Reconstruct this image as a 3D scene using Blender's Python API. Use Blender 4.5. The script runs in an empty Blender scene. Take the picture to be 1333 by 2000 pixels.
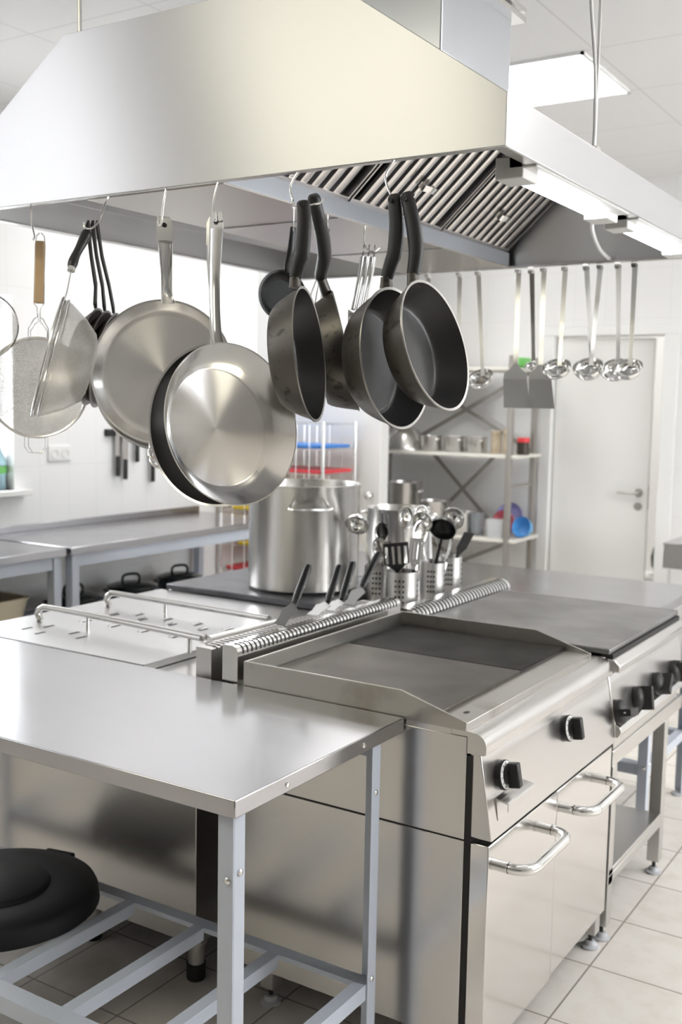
import bpy, bmesh, math, random
from mathutils import Vector, Matrix
random.seed(7)
R = math.radians
PI = math.pi
C = bpy.context.scene.collection
sc = bpy.context.scene

# ------------------------------------------------------------------ camera
cam_d = bpy.data.cameras.new('camera'); cam = bpy.data.objects.new('camera', cam_d); C.objects.link(cam)
r_ = Vector((0.84382522, 0.53630028, 0.01846652)); u_ = Vector((-0.07018162, 0.07617714, 0.99462133)); f_ = Vector((-0.53200897, 0.84058257, -0.10191861))
cam.matrix_world = Matrix(((r_.x, u_.x, -f_.x, 0), (r_.y, u_.y, -f_.y, 0), (r_.z, u_.z, -f_.z, 1.55), (0, 0, 0, 1)))
cam_d.sensor_fit = 'VERTICAL'; cam_d.sensor_height = 36; cam_d.sensor_width = 24; cam_d.lens = 37.256
cam_d.clip_start = .05
cam_d.dof.use_dof = True; cam_d.dof.focus_distance = 2.05; cam_d.dof.aperture_fstop = 4.5
sc.camera = cam
sc.view_settings.view_transform = 'Standard'; sc.view_settings.look = 'None'
sc.view_settings.gamma = 1; sc.view_settings.use_curve_mapping = False
sc.view_settings.exposure = 0.55
sc.cycles.max_bounces = 10; sc.cycles.glossy_bounces = 6; sc.cycles.diffuse_bounces = 5; sc.cycles.transparent_max_bounces = 12
sc.cycles.sample_clamp_indirect = 6; sc.cycles.caustics_reflective = False; sc.cycles.caustics_refractive = False
sc.cycles.use_denoising = True
w = bpy.data.worlds.new('world'); sc.world = w; w.use_nodes = True
w.node_tree.nodes['Background'].inputs[0].default_value = (.85, .92, 1, 1); w.node_tree.nodes['Background'].inputs[1].default_value = .6

PANEL_E = 9.0; WARM_E = 1.2; WINDOW_E = 7.0; SIDE_E = 2.4; STRIP_E = 12.0

# ------------------------------------------------------------------ materials
def mat(name, col, rough=.5, metal=0.0, **k):
    m = bpy.data.materials.new(name); m.use_nodes = True
    b = m.node_tree.nodes['Principled BSDF']
    b.inputs['Base Color'].default_value = (*col, 1); b.inputs['Roughness'].default_value = rough; b.inputs['Metallic'].default_value = metal
    for key, v in k.items(): b.inputs[key.replace('_', ' ')].default_value = v
    return m
def nodes(m): return m.node_tree.nodes, m.node_tree.links, m.node_tree.nodes['Principled BSDF']
def vary(m, col2, scale=4.0, lo=.4, hi=.7, stretch=None, detail=5, coord='Object'):
    """mix the base colour with col2 by noise"""
    n, l, b = nodes(m)
    tc = n.new('ShaderNodeTexCoord'); mp = n.new('ShaderNodeMapping'); no = n.new('ShaderNodeTexNoise'); mr = n.new('ShaderNodeMapRange'); mx = n.new('ShaderNodeMix'); mx.data_type = 'RGBA'
    if stretch: mp.inputs['Scale'].default_value = stretch
    no.inputs['Scale'].default_value = scale; no.inputs['Detail'].default_value = detail
    mr.inputs['From Min'].default_value = lo; mr.inputs['From Max'].default_value = hi
    l.new(tc.outputs[coord], mp.inputs[0]); l.new(mp.outputs[0], no.inputs['Vector']); l.new(no.outputs['Fac'], mr.inputs['Value'])
    l.new(mr.outputs[0], mx.inputs['Factor']); mx.inputs['A'].default_value = b.inputs['Base Color'].default_value; mx.inputs['B'].default_value = (*col2, 1)
    l.new(mx.outputs['Result'], b.inputs['Base Color'])
    return m
def rough_noise(m, lo, hi, scale=8, stretch=None):
    n, l, b = nodes(m)
    tc = n.new('ShaderNodeTexCoord'); mp = n.new('ShaderNodeMapping'); no = n.new('ShaderNodeTexNoise'); mr = n.new('ShaderNodeMapRange')
    if stretch: mp.inputs['Scale'].default_value = stretch
    no.inputs['Scale'].default_value = scale; no.inputs['Detail'].default_value = 4
    mr.inputs['From Min'].default_value = .3; mr.inputs['From Max'].default_value = .7; mr.inputs['To Min'].default_value = lo; mr.inputs['To Max'].default_value = hi
    l.new(tc.outputs['Object'], mp.inputs[0]); l.new(mp.outputs[0], no.inputs['Vector']); l.new(no.outputs['Fac'], mr.inputs['Value']); l.new(mr.outputs[0], b.inputs['Roughness'])
    return m
def bump(m, scale, strength, stretch=None, dist=.001):
    n, l, b = nodes(m)
    tc = n.new('ShaderNodeTexCoord'); mp = n.new('ShaderNodeMapping'); no = n.new('ShaderNodeTexNoise'); bp = n.new('ShaderNodeBump')
    if stretch: mp.inputs['Scale'].default_value = stretch
    no.inputs['Scale'].default_value = scale; bp.inputs['Strength'].default_value = strength; bp.inputs['Distance'].default_value = dist
    l.new(tc.outputs['Object'], mp.inputs[0]); l.new(mp.outputs[0], no.inputs['Vector']); l.new(no.outputs['Fac'], bp.inputs['Height']); l.new(bp.outputs[0], b.inputs['Normal'])
    return m
def aniso(m, a, rot, axis='Z'):
    n, l, b = nodes(m)
    t = n.new('ShaderNodeTangent'); t.direction_type = 'RADIAL'; t.axis = axis
    b.inputs['Anisotropic'].default_value = a; b.inputs['Anisotropic Rotation'].default_value = rot
    l.new(t.outputs[0], b.inputs['Tangent'])
    return m
def tiles(m, w_, h_, mortar, mcol, off=(0, 0, 0), rot=(0, 0, 0), c2=None, msize=.003, bumpy=True):
    n, l, b = nodes(m)
    tc = n.new('ShaderNodeTexCoord'); mp = n.new('ShaderNodeMapping'); br = n.new('ShaderNodeTexBrick')
    mp.inputs['Location'].default_value = off; mp.inputs['Rotation'].default_value = rot
    br.offset = 0; br.inputs['Scale'].default_value = 1; br.inputs['Brick Width'].default_value = w_; br.inputs['Row Height'].default_value = h_
    br.inputs['Mortar Size'].default_value = msize; br.inputs['Mortar Smooth'].default_value = .2
    c = b.inputs['Base Color'].default_value[:]
    br.inputs['Color1'].default_value = c; br.inputs['Color2'].default_value = (*(c2 or c[:3]), 1); br.inputs['Mortar'].default_value = (*mcol, 1)
    l.new(tc.outputs['Object'], mp.inputs[0]); l.new(mp.outputs[0], br.inputs['Vector']); l.new(br.outputs['Color'], b.inputs['Base Color'])
    if bumpy:
        bp = n.new('ShaderNodeBump'); bp.inputs['Distance'].default_value = .001; bp.inputs['Strength'].default_value = .3; bp.invert = True
        l.new(br.outputs['Fac'], bp.inputs['Height']); l.new(bp.outputs[0], b.inputs['Normal'])
    return m, br
def emis(name, col, s):
    m = mat(name, (.9, .9, .9), .5); b = m.node_tree.nodes['Principled BSDF']
    b.inputs['Emission Color'].default_value = (*col, 1); b.inputs['Emission Strength'].default_value = s
    return m

STEEL = (.64, .63, .615)
M = {}
M['hood'] = aniso(mat('brushed_hood_steel', (.72, .722, .735), .36, 1), .95, .25)
M['panel'] = aniso(mat('brushed_panel_steel', (.66, .645, .63), .27, 1), .6, .25)
M['door'] = mat('polished_door_steel', (.75, .735, .72), .15, 1)
M['top'] = rough_noise(mat('worktop_steel', (.47, .47, .49), .2, 1), .14, .21, 2.5, (1, 2, 1))
M['steel'] = mat('plain_steel', STEEL, .25, 1)
M['bright'] = mat('bright_steel', (.82, .82, .81), .12, 1)
M['satin'] = mat('satin_steel', (.60, .59, .575), .34, 1)
M['tray'] = vary(mat('splash_steel', (.47, .455, .425), .33, 1), (.26, .22, .18), 7, .58, .85)
M['pan_radial'] = aniso(mat('radial_pan_steel', (.88, .865, .85), .27, 1), .85, .25)
M['pan_wall'] = mat('pan_wall_steel', (.80, .79, .77), .2, 1)
M['baffle'] = mat('baffle_steel', (.80, .77, .75), .25, 1); M['baffle_shaded'] = mat('baffle_shaded_steel', (.30, .30, .32), .35, 1)  # back row coloured darker for the shade deep between the baffles
M['trough'] = mat('channel_floor_tint', (.60, .565, .53), .3, 1); M['inner'] = mat('hood_inner_steel', (.60, .62, .66), .3, 1)  # channel: beige puts the floor's reflection into its colour
M['plate'] = vary(bump(rough_noise(mat('griddle_iron', (.105, .09, .077), .4, .75), .36, .48, 5), 60, .12), (.06, .052, .044), 4, .42, .70)
M['rib'] = vary(rough_noise(mat('ribbed_iron', (.055, .051, .048), .4, .65), .34, .5, 9), (.04, .037, .034), 6, .4, .65)
M['hot'] = vary(rough_noise(mat('hotplate_iron', (.30, .295, .29), .36, .9), .28, .45, 6), (.21, .205, .20), 4, .38, .66)
M['slab'] = vary(mat('dark_hob_iron', (.16, .16, .175), .4, .6), (.10, .10, .11), 8, .4, .7)
M['slot'] = mat('slot_dark', (.012, .012, .012), .6)
M['black'] = mat('black_plastic', (.012, .012, .013), .35)
M['blackm'] = mat('matt_black_plastic', (.016, .0155, .0155), .45)
M['bin'] = bump(mat('bin_lid_plastic', (.007, .007, .009), .6, 0, Specular_IOR_Level=.3), 250, .15)
M['nonstick_in'] = bump(mat('nonstick_inside', (.022, .021, .0205), .36), 600, .08)
M['nonstick_out'] = vary(bump(rough_noise(mat('nonstick_outside', (.11, .101, .09), .36, .6), .28, .42, 12), 200, .12), (.05, .046, .041), 45, .58, .66, (1, 1, .6), 8)
M['rimwear'] = mat('worn_rim', (.35, .34, .32), .35, 1)
M['carbon'] = vary(mat('carbon_steel', (.055, .048, .042), .42, .7), (.10, .078, .06), 9, .45, .7)
M['paint'] = mat('grey_blue_paint', (.50, .54, .615), .38)
M['wood'] = vary(mat('handle_wood', (.80, .58, .34), .5), (.68, .46, .25), 5, .4, .65, (1, 1, .15))
M['white'] = mat('white_plastic', (.80, .80, .79), .4)
M['wire'] = mat('wire_steel', (.78, .78, .77), .2, 1)
M['grey_shelf'] = mat('shelf_grey', (.30, .28, .255), .4, .4)
M['shelf_board'] = mat('shelf_board', (.74, .72, .66), .5)
M['glassy'] = mat('clear_plastic', (.85, .9, .95), .15, 0, Transmission_Weight=.8, IOR=1.2)
M['frosty'] = mat('frosted_plastic', (.82, .84, .86), .4, 0, Transmission_Weight=.35, IOR=1.2)
M['bottle'] = mat('bottle_plastic', (.50, .70, .80), .12, 0, Transmission_Weight=.75, IOR=1.2)
M['green'] = mat('green_plastic', (.16, .5, .12), .45)
M['blue'] = mat('blue_plastic', (.04, .22, .66), .4); M['pale_blue'] = mat('pale_blue_plastic', (.13, .42, .80), .4); M['pale_red'] = mat('pale_red_plastic', (.62, .18, .22), .4)
M['red'] = mat('red_plastic', (.72, .045, .06), .4)
M['yellow'] = mat('yellow_plastic', (.80, .58, .03), .4)
M['violet'] = mat('violet_plastic', (.42, .42, .72), .4)
M['cream'] = mat('cream_plastic', (.72, .64, .48), .45)
M['enamel'] = mat('black_green_enamel', (.012, .018, .016), .18)
M['cork'] = vary(mat('brown_cups', (.42, .34, .24), .6), (.6, .52, .4), 60, .4, .6, (.1, .1, 1))
M['rubber'] = mat('black_rubber', (.012, .012, .012), .6)
M['foot'] = mat('foot_plastic', (.50, .51, .53), .45)
M['whitepaint'] = mat('white_paint', (.80, .80, .79), .45)
M['doorpaint'] = mat('white_door_paint', (.76, .755, .735), .4)
M['turner_steel'] = mat('grill_turner_steel', (.30, .30, .30), .42, 1); M['cover'] = rough_noise(mat('cover_plate_steel', (.60, .60, .605), .3, 1), .28, .36, 4)
M['dark_blade'] = mat('turner_blade_steel', (.42, .42, .42), .3, 1)
M['potsteel'] = aniso(mat('stock_pot_steel', (.62, .605, .585), .27, 1), .6, .25)
M['panel_light'] = emis('ceiling_panel_light', (1, .985, .96), PANEL_E)
M['warm_glow'] = emis('added_warm_glow', (1, .95, .76), WARM_E)  # glow added for the cream reflection in the hood
M['side_fill'] = emis('added_side_fill', (.93, .95, 1), SIDE_E)  # added for the white left part of the hood's reflection
M['warm_fill'] = emis('added_warm_fill', (1, .95, .74), 6.0); M['soft_fill'] = emis('added_soft_fill', (.95, .96, 1), 3.6)  # both added out of view to colour the hood's reflection
M['daylight'] = emis('window_daylight', (.95, .975, 1), WINDOW_E)
M['strip'] = emis('strip_tube_light', (.93, .98, 1), STRIP_E)
fm, br = tiles(mat('floor_tile', (.80, .755, .70), .38), .305, .305, .01, (.30, .265, .23), (.899 - .305 * .0, -2.461, 0), c2=(.775, .73, .675), msize=.0028)
n_, l_, b_ = nodes(fm)
no = n_.new('ShaderNodeTexNoise'); no.inputs['Scale'].default_value = 14; no.inputs['Detail'].default_value = 8
tc = n_.new('ShaderNodeTexCoord'); l_.new(tc.outputs['Object'], no.inputs['Vector'])
mx = n_.new('ShaderNodeMix'); mx.data_type = 'RGBA'; mx.blend_type = 'MULTIPLY'; mr = n_.new('ShaderNodeMapRange')
mr.inputs['From Min'].default_value = .45; mr.inputs['From Max'].default_value = .75; mr.inputs['To Max'].default_value = .5
l_.new(no.outputs['Fac'], mr.inputs['Value']); l_.new(mr.outputs[0], mx.inputs['Factor']); l_.new(br.outputs['Color'], mx.inputs['A']); mx.inputs['B'].default_value = (.80, .76, .70, 1)
l_.new(mx.outputs['Result'], b_.inputs['Base Color'])
M['floor'] = fm
M['wallx'] = tiles(mat('wall_tile_side', (.84, .84, .84), .22), .2, .3, .01, (.77, .77, .77), rot=(0, PI / 2, PI / 2), msize=.002)[0]
M['wally'] = tiles(mat('wall_tile_end', (.80, .795, .79), .25), .2, .3, .01, (.74, .735, .73), rot=(PI / 2, 0, 0), msize=.002)[0]
M['wallp'] = mat('wall_paint', (.82, .82, .81), .6); M['wallnear'] = mat('darkened_near_wall', (.30, .29, .285), .6)  # near wall kept dark so the camera side bounces little light
M['ceil'] = tiles(mat('ceiling_tile', (.80, .795, .785), .8), .6, .6, .01, (.66, .655, .65), (-.32, -.50, 0), msize=.004, bumpy=False)[0]

# mesh wire cloth: metal threads with holes between them
def mesh_cloth(name, col, scale, dens):
    m = mat(name, col, .4, .5); n, l, b = nodes(m)
    tc = n.new('ShaderNodeTexCoord'); wv = n.new('ShaderNodeTexVoronoi'); wv.inputs['Scale'].default_value = scale
    mr = n.new('ShaderNodeMapRange'); mr.inputs['From Min'].default_value = .3; mr.inputs['From Max'].default_value = .6; mr.inputs['To Min'].default_value = dens; mr.inputs['To Max'].default_value = min(1, dens + .3)
    l.new(tc.outputs['Object'], wv.inputs['Vector']); l.new(wv.outputs['Distance'], mr.inputs['Value']); l.new(mr.outputs[0], b.inputs['Alpha'])
    return m
M['mesh'] = mesh_cloth('woven_mesh', (.74, .71, .66), 330, .5)
M['mesh_fine'] = mesh_cloth('fine_mesh', (.74, .72, .69), 900, .34)

# ------------------------------------------------------------------ mesh builder
class MB:
    def __init__(s): s.v = []; s.f = []; s.mi = []; s.mats = []; s.cur = 0
    def use(s, m):
        m = M[m] if isinstance(m, str) else m
        if m not in s.mats: s.mats.append(m)
        s.cur = s.mats.index(m); return s
    def add(s, vs, fs, T=None):
        b = len(s.v)
        s.v += [tuple(T @ Vector(v)) if T is not None else tuple(v) for v in vs]
        for f in fs: s.f.append(tuple(b + i for i in f)); s.mi.append(s.cur)
        return s
    def box(s, x0, x1, y0, y1, z0, z1, T=None):
        return s.add([(x0, y0, z0), (x1, y0, z0), (x1, y1, z0), (x0, y1, z0), (x0, y0, z1), (x1, y0, z1), (x1, y1, z1), (x0, y1, z1)],
                     [(3, 2, 1, 0), (4, 5, 6, 7), (0, 1, 5, 4), (1, 2, 6, 5), (2, 3, 7, 6), (3, 0, 4, 7)], T)
    def prism(s, poly, axis, a, b, T=None):
        """poly: 2D outline; axis 'y' -> poly is (x,z); 'x' -> (y,z); 'z' -> (x,y)"""
        def P(p, t): return (p[0], t, p[1]) if axis == 'y' else (t, p[0], p[1]) if axis == 'x' else (p[0], p[1], t)
        n = len(poly); A = sum(poly[i][0] * poly[(i + 1) % n][1] - poly[(i + 1) % n][0] * poly[i][1] for i in range(n))
        pl = list(poly) if A > 0 else list(poly)[::-1]
        vs = [P(p, a) for p in pl] + [P(p, b) for p in pl]
        fs = [tuple(range(n)), tuple(range(2 * n - 1, n - 1, -1))] + [(i, n + i, n + (i + 1) % n, (i + 1) % n) for i in range(n)]
        if axis in ('x', 'z'): fs = [f[::-1] for f in fs]
        return s.add(vs, fs, T)
    def tube(s, pts, r, seg=10, closed=False, T=None, flat=1.0, up=None):
        """round (or flattened) tube along pts; r a number or list"""
        P = [Vector(p) for p in pts]; n = len(P)
        rs = r if isinstance(r, (list, tuple)) else [r] * n
        tg = []
        for i in range(n):
            a = P[(i - 1) % n] if (closed or i > 0) else P[i]; b = P[(i + 1) % n] if (closed or i < n - 1) else P[i]
            tg.append((b - a).normalized())
        ref = Vector(up) if up else (Vector((0, 0, 1)) if abs(tg[0].z) < .9 else Vector((1, 0, 0)))
        nrm = (ref - tg[0] * ref.dot(tg[0])).normalized(); vs = []
        for i in range(n):
            if up:
                q = Vector(up); nn = q - tg[i] * q.dot(tg[i]); nrm = nn.normalized() if nn.length > 1e-4 else nrm
            else:
                nn = nrm - tg[i] * nrm.dot(tg[i]); nrm = nn.normalized() if nn.length > 1e-6 else nrm
            bi = tg[i].cross(nrm)
            for k in range(seg):
                a = 2 * PI * k / seg
                vs.append(tuple(P[i] + nrm * (math.cos(a) * rs[i] * flat) + bi * (math.sin(a) * rs[i])))
        fs = []
        m = n if closed else n - 1
        for i in range(m):
            for k in range(seg):
                a = i * seg + k; b = i * seg + (k + 1) % seg; j = (i + 1) % n
                fs.append((a, b, j * seg + (k + 1) % seg, j * seg + k))
        if not closed: fs += [tuple(range(seg - 1, -1, -1)), tuple((n - 1) * seg + k for k in range(seg))]
        return s.add(vs, fs, T)
    def ribbon(s, pts, wdir, widths, thick, T=None):
        """flat strip along pts, wide along wdir"""
        P = [Vector(p) for p in pts]; n = len(P); W = Vector(wdir).normalized()
        ws = widths if isinstance(widths, (list, tuple)) else [widths] * n
        ts = thick if isinstance(thick, (list, tuple)) else [thick] * n
        vs = []
        for i in range(n):
            t = (P[min(i + 1, n - 1)] - P[max(i - 1, 0)]).normalized(); N = t.cross(W).normalized(); Wp = N.cross(t).normalized() if N.length else W
            for a, b in ((-1, -1), (1, -1), (1, 1), (-1, 1)): vs.append(tuple(P[i] + Wp * (a * ws[i] / 2) + N * (b * ts[i] / 2)))
        fs = [(3, 2, 1, 0), tuple((n - 1) * 4 + k for k in range(4))]
        for i in range(n - 1):
            for k in range(4): fs.append((i * 4 + k, i * 4 + (k + 1) % 4, (i + 1) * 4 + (k + 1) % 4, (i + 1) * 4 + k))
        return s.add(vs, fs, T)
    def lathe(s, prof, seg=48, T=None, mats=None, closed=False):
        """prof: [(r,z)...] turned about z; mats: material key per segment"""
        n = len(prof); b = len(s.v); ring = []
        for r, z in prof:
            if r < 1e-6: s.v.append(tuple(T @ Vector((0, 0, z))) if T is not None else (0, 0, z)); ring.append([len(s.v) - 1])
            else:
                ids = []
                for k in range(seg):
                    a = 2 * PI * k / seg; p = Vector((r * math.cos(a), r * math.sin(a), z))
                    s.v.append(tuple(T @ p) if T is not None else tuple(p)); ids.append(len(s.v) - 1)
                ring.append(ids)
        for i in range(n if closed else n - 1):
            if mats: s.use(mats[i])
            A = ring[i]; B = ring[(i + 1) % n]
            for k in range(seg):
                k2 = (k + 1) % seg
                if len(A) == 1 and len(B) == 1: continue
                if len(A) == 1: f = (A[0], B[k2], B[k])
                elif len(B) == 1: f = (A[k], A[k2], B[0])
                else: f = (A[k], A[k2], B[k2], B[k])
                s.f.append(f); s.mi.append(s.cur)
        return s
    def build(s, name, m=None, parent=None, bevel=0, angle=40, smooth=True, recalc=True, seg=2):
        if m and not s.mats: s.use(m); 
        me = bpy.data.meshes.new(name); me.from_pydata(s.v, [], s.f)
        for q in s.mats: me.materials.append(q)
        me.polygons.foreach_set('material_index', s.mi)
        if recalc:
            bm = bmesh.new(); bm.from_mesh(me); bmesh.ops.recalc_face_normals(bm, faces=bm.faces); bm.to_mesh(me); bm.free()
        if smooth:
            me.polygons.foreach_set('use_smooth', [True] * len(me.polygons)); me.set_sharp_from_angle(angle=R(angle))
        o = bpy.data.objects.new(name, me); C.objects.link(o)
        if parent: o.parent = parent
        if bevel:
            md = o.modifiers.new('bevel', 'BEVEL'); md.width = bevel; md.segments = seg; md.limit_method = 'ANGLE'; md.angle_limit = R(35); md.harden_normals = False
        return o
def mb(m): return MB().use(m)
def tag(o, label, cat, group=None, kind=None):
    o['label'] = label; o['category'] = cat
    if group: o['group'] = group
    if kind: o['kind'] = kind
    return o
def thing(name, label, cat, loc=(0, 0, 0), rot=None, group=None):
    o = bpy.data.objects.new(name, None); C.objects.link(o); o.empty_display_size = .05
    o.matrix_world = (Matrix.Translation(loc) @ rot.to_4x4()) if rot is not None else Matrix.Translation(loc)
    return tag(o, label, cat, group)
def struct(o): o['kind'] = 'structure'; return o
def copy_tree(o, parent=None):
    c = o.copy(); C.objects.link(c); c.parent = parent
    for ch in list(o.children): copy_tree(ch, c)
    return c
def frame(z, y):
    """rotation with local z along z and local y as near as can be to y"""
    Z = Vector(z).normalized(); Y = Vector(y); Y = (Y - Z * Y.dot(Z)).normalized(); X = Y.cross(Z)
    return Matrix(((X.x, Y.x, Z.x), (X.y, Y.y, Z.y), (X.z, Y.z, Z.z)))
def ndir(az, tilt): return Vector((math.cos(R(az)) * math.cos(R(tilt)), math.sin(R(az)) * math.cos(R(tilt)), math.sin(R(tilt))))
def arc(cx, cz, r, a0, a1, n): return [(cx + r * math.cos(R(a0 + (a1 - a0) * i / n)), cz + r * math.sin(R(a0 + (a1 - a0) * i / n))) for i in range(n + 1)]
def rbox2(x0, x1, y0, y1, r, n=4):
    return arc(x1 - r, y1 - r, r, 0, 90, n) + arc(x0 + r, y1 - r, r, 90, 180, n) + arc(x0 + r, y0 + r, r, 180, 270, n) + arc(x1 - r, y0 + r, r, 270, 360, n)
def smooth_path(pts, n=6):
    P = [Vector(p) for p in pts]; out = []
    for i in range(len(P) - 1):
        p0 = P[max(i - 1, 0)]; p1 = P[i]; p2 = P[i + 1]; p3 = P[min(i + 2, len(P) - 1)]
        for k in range(n):
            t = k / n; out.append(.5 * ((2 * p1) + (p2 - p0) * t + (2 * p0 - 5 * p1 + 4 * p2 - p3) * t * t + (3 * p1 - p0 - 3 * p2 + p3) * t ** 3))
    out.append(P[-1]); return out

# ------------------------------------------------------------------ the room
X0, X1, Y0, Y1, ZC = -4.26, 2.3, -2.4, 6.5, 2.93
struct(mb('floor').box(X0 - .2, X1 + .2, Y0 - .2, 9.2, -.1, 0).build('floor', smooth=False))
struct(mb('ceil').box(X0 - .2, X1 + .2, Y0 - .2, 9.2, ZC, ZC + .1).build('ceiling', smooth=False))
# left wall with a window opening and an added high one
WY0, WY1, WZ0, WZ1 = 2.45, 3.63, 1.085, 2.05
NY0, NY1, NZ0, NZ1 = -1.0, 1.0, 2.0, 2.75
b = mb('wallx')
b.box(X0 - .2, X0, Y0, NY0, 0, ZC).box(X0 - .2, X0, NY0, NY1, 0, NZ0).box(X0 - .2, X0, NY0, NY1, NZ1, ZC).box(X0 - .2, X0, NY1, WY0, 0, ZC)
b.box(X0 - .2, X0, WY0, WY1, 0, WZ0).box(X0 - .2, X0, WY0, WY1, WZ1, ZC).box(X0 - .2, X0, WY1, 9.2, 0, ZC)
struct(b.build('wall_left', smooth=False))
def window_x(i, y0, y1, z0, z1, x, side, sill=True, m='daylight'):
    """window in a wall of constant x; side: +1 when the room is on the +x side"""
    w_ = struct(mb(m).box(x - side * .19 - .005, x - side * .19 + .005, y0, y1, z0, z1).build('window_%d' % i, smooth=False))
    f = mb('whitepaint')
    xa, xb = sorted((x - side * .18, x - side * .13))
    for a in (y0, (y0 + y1) / 2 - .03, y1 - .06): f.box(xa, xb, a, a + .06, z0, z1)
    for a in (z0, z1 - .06): f.box(xa, xb, y0, y1, a, a + .06)
    f.build('window_frame', parent=w_, smooth=False)
    if sill:
        xa, xb = sorted((x - side * .2, x + side * .06))
        mb('whitepaint').box(xa, xb, y0 - .05, y1 + .05 + (.02 if i == 1 else 0), z0 - .03, z0).build('window_sill', parent=w_, bevel=.004)
window_x(1, WY0, WY1, WZ0, WZ1, X0, 1)
window_x(2, NY0, NY1, NZ0, NZ1, X0, 1, m='side_fill')  # unseen high window added to whiten the hood's left reflection
# right wall with three daylight windows
b = mb('wallp'); RW = [(2.3, 3.7, 1.0, 2.5), (4.1, 5.6, 1.0, 2.5)]
prev = Y0
for a, c, z0, z1 in RW:
    b.box(X1, X1 + .2, prev, a, 0, ZC).box(X1, X1 + .2, a, c, 0, z0).box(X1, X1 + .2, a, c, z1, ZC); prev = c
b.box(X1, X1 + .2, prev, 9.2, 0, ZC); struct(b.build('wall_right', smooth=False))
for i, (a, c, z0, z1) in enumerate(RW): window_x(3 + i, a, c, z0, z1, X1, -1)
# wall behind the camera: darkened to dim this side; warm glow added for the hood
NX0, NX1 = -4.15, -2.95
b = mb('wallnear').box(X0 - .2, NX0, Y0 - .2, Y0, 0, ZC).box(NX1, X1 + .2, Y0 - .2, Y0, 0, ZC).box(NX0, NX1, Y0 - .2, Y0, 0, 1.9).box(NX0, NX1, Y0 - .2, Y0, 2.7, ZC)
struct(b.build('wall_near', smooth=False))
w5 = struct(mb('warm_glow').box(NX0, NX1, Y0 - .17, Y0 - .16, 1.9, 2.7).build('window_5', smooth=False))  # unseen glowing sheet added for the hood's cream reflection
mb('whitepaint').box(NX0, NX1, Y0 - .15, Y0 - .10, 1.9, 1.95).box(NX0, NX1, Y0 - .15, Y0 - .10, 2.65, 2.7).build('window_frame', parent=w5, smooth=False)
# end wall with the door opening
DX0, DX1, DZ = -2.52, -1.822, 2.0
b = mb('wally').box(X0, DX0 - .05, Y1, Y1 + .15, 0, ZC).box(DX1 + .05, X1, Y1, Y1 + .15, 0, ZC).box(DX0 - .05, DX1 + .05, Y1, Y1 + .15, DZ + .05, ZC)
struct(b.build('wall_back', smooth=False))
b = mb('whitepaint')
b.box(DX1, DX1 + .09, Y1 - .02, Y1 + .17, 0, DZ).box(DX0 - .075, DX0, Y1 - .02, Y1 + .17, 0, DZ).box(DX0 - .075, DX1 + .09, Y1 - .02, Y1 + .17, DZ, DZ + .06)
struct(b.build('trim_1', bevel=.004))
# ajar door leaf, hinged at its left edge
dr = struct(mb('doorpaint').box(0, .615, 0, .04, .01, DZ - .015).build('door_1', bevel=.003))
dr.matrix_world = Matrix.Translation((DX0 + .005, Y1 + .03, 0)) @ Matrix.Rotation(R(3.0), 4, 'Z')
h = mb('steel'); h.tube([(.56, 0, 1.03), (.56, -.05, 1.03), (.54, -.055, 1.03), (.44, -.055, 1.03)], .009).lathe([(0, 0), (.026, 0), (.026, -.008), (0, -.008)], 20, Matrix.Translation((.56, 0, 1.03)) @ Matrix.Rotation(PI / 2, 4, 'X') @ Matrix.Scale(-1, 4, (0, 0, 1)))
h.build('door_handle', parent=dr)
mb('steel').lathe([(0, 0), (.024, 0), (.024, .008), (0, .008)], 20, Matrix.Translation((.56, 0, .945)) @ Matrix.Rotation(PI / 2, 4, 'X')).build('lock_plate', parent=dr)
mb('steel').box(.612, .618, .008, .03, .93, 1.07).build('latch_plate', parent=dr)
# passage beyond the door
struct(mb('wallp').box(X0, X1, 9.0, 9.1, 0, ZC).build('wall_passage', smooth=False))
tag(mb('panel_light').box(-2.4, -1.4, 7.2, 8.2, ZC - .02, ZC - .001).build('ceiling_light', smooth=False), 'ceiling light in the passage behind the ajar white door', 'ceiling light', 'ceiling lights')
o = mb('enamel').lathe([(0, 0), (.06, .0), (.095, .06), (.10, .12), (.085, .18), (.04, .235), (.012, .26), (.010, .40), (0, .405)], 28).build('dark_bag'); o.location = (-1.885, 7.0, .46)
tag(o, 'dark glossy rounded bag glimpsed through the gap of the ajar white door', 'bag')
o = mb('whitepaint').box(-2.1, -1.6, 6.85, 7.15, 0, .46).build('storage_box', bevel=.004)
tag(o, 'white box standing in the passage under the dark bag', 'box')
# partition in front of the shelf
struct(mb('whitepaint').box(X0, -3.30, 5.66, 5.76, 0, ZC).build('wall_partition', smooth=False, bevel=.004))
k = thing('door_knob', 'small round steel knob on the white partition edge behind the stock pot', 'knob', (-3.36, 5.66, .985))
mb('steel').lathe([(.016, 0), (.012, .02), (.024, .035), (.026, .05), (.018, .062), (0, .064)], 20, Matrix.Rotation(PI / 2, 4, 'X')).build('knob_body', parent=k)

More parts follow.
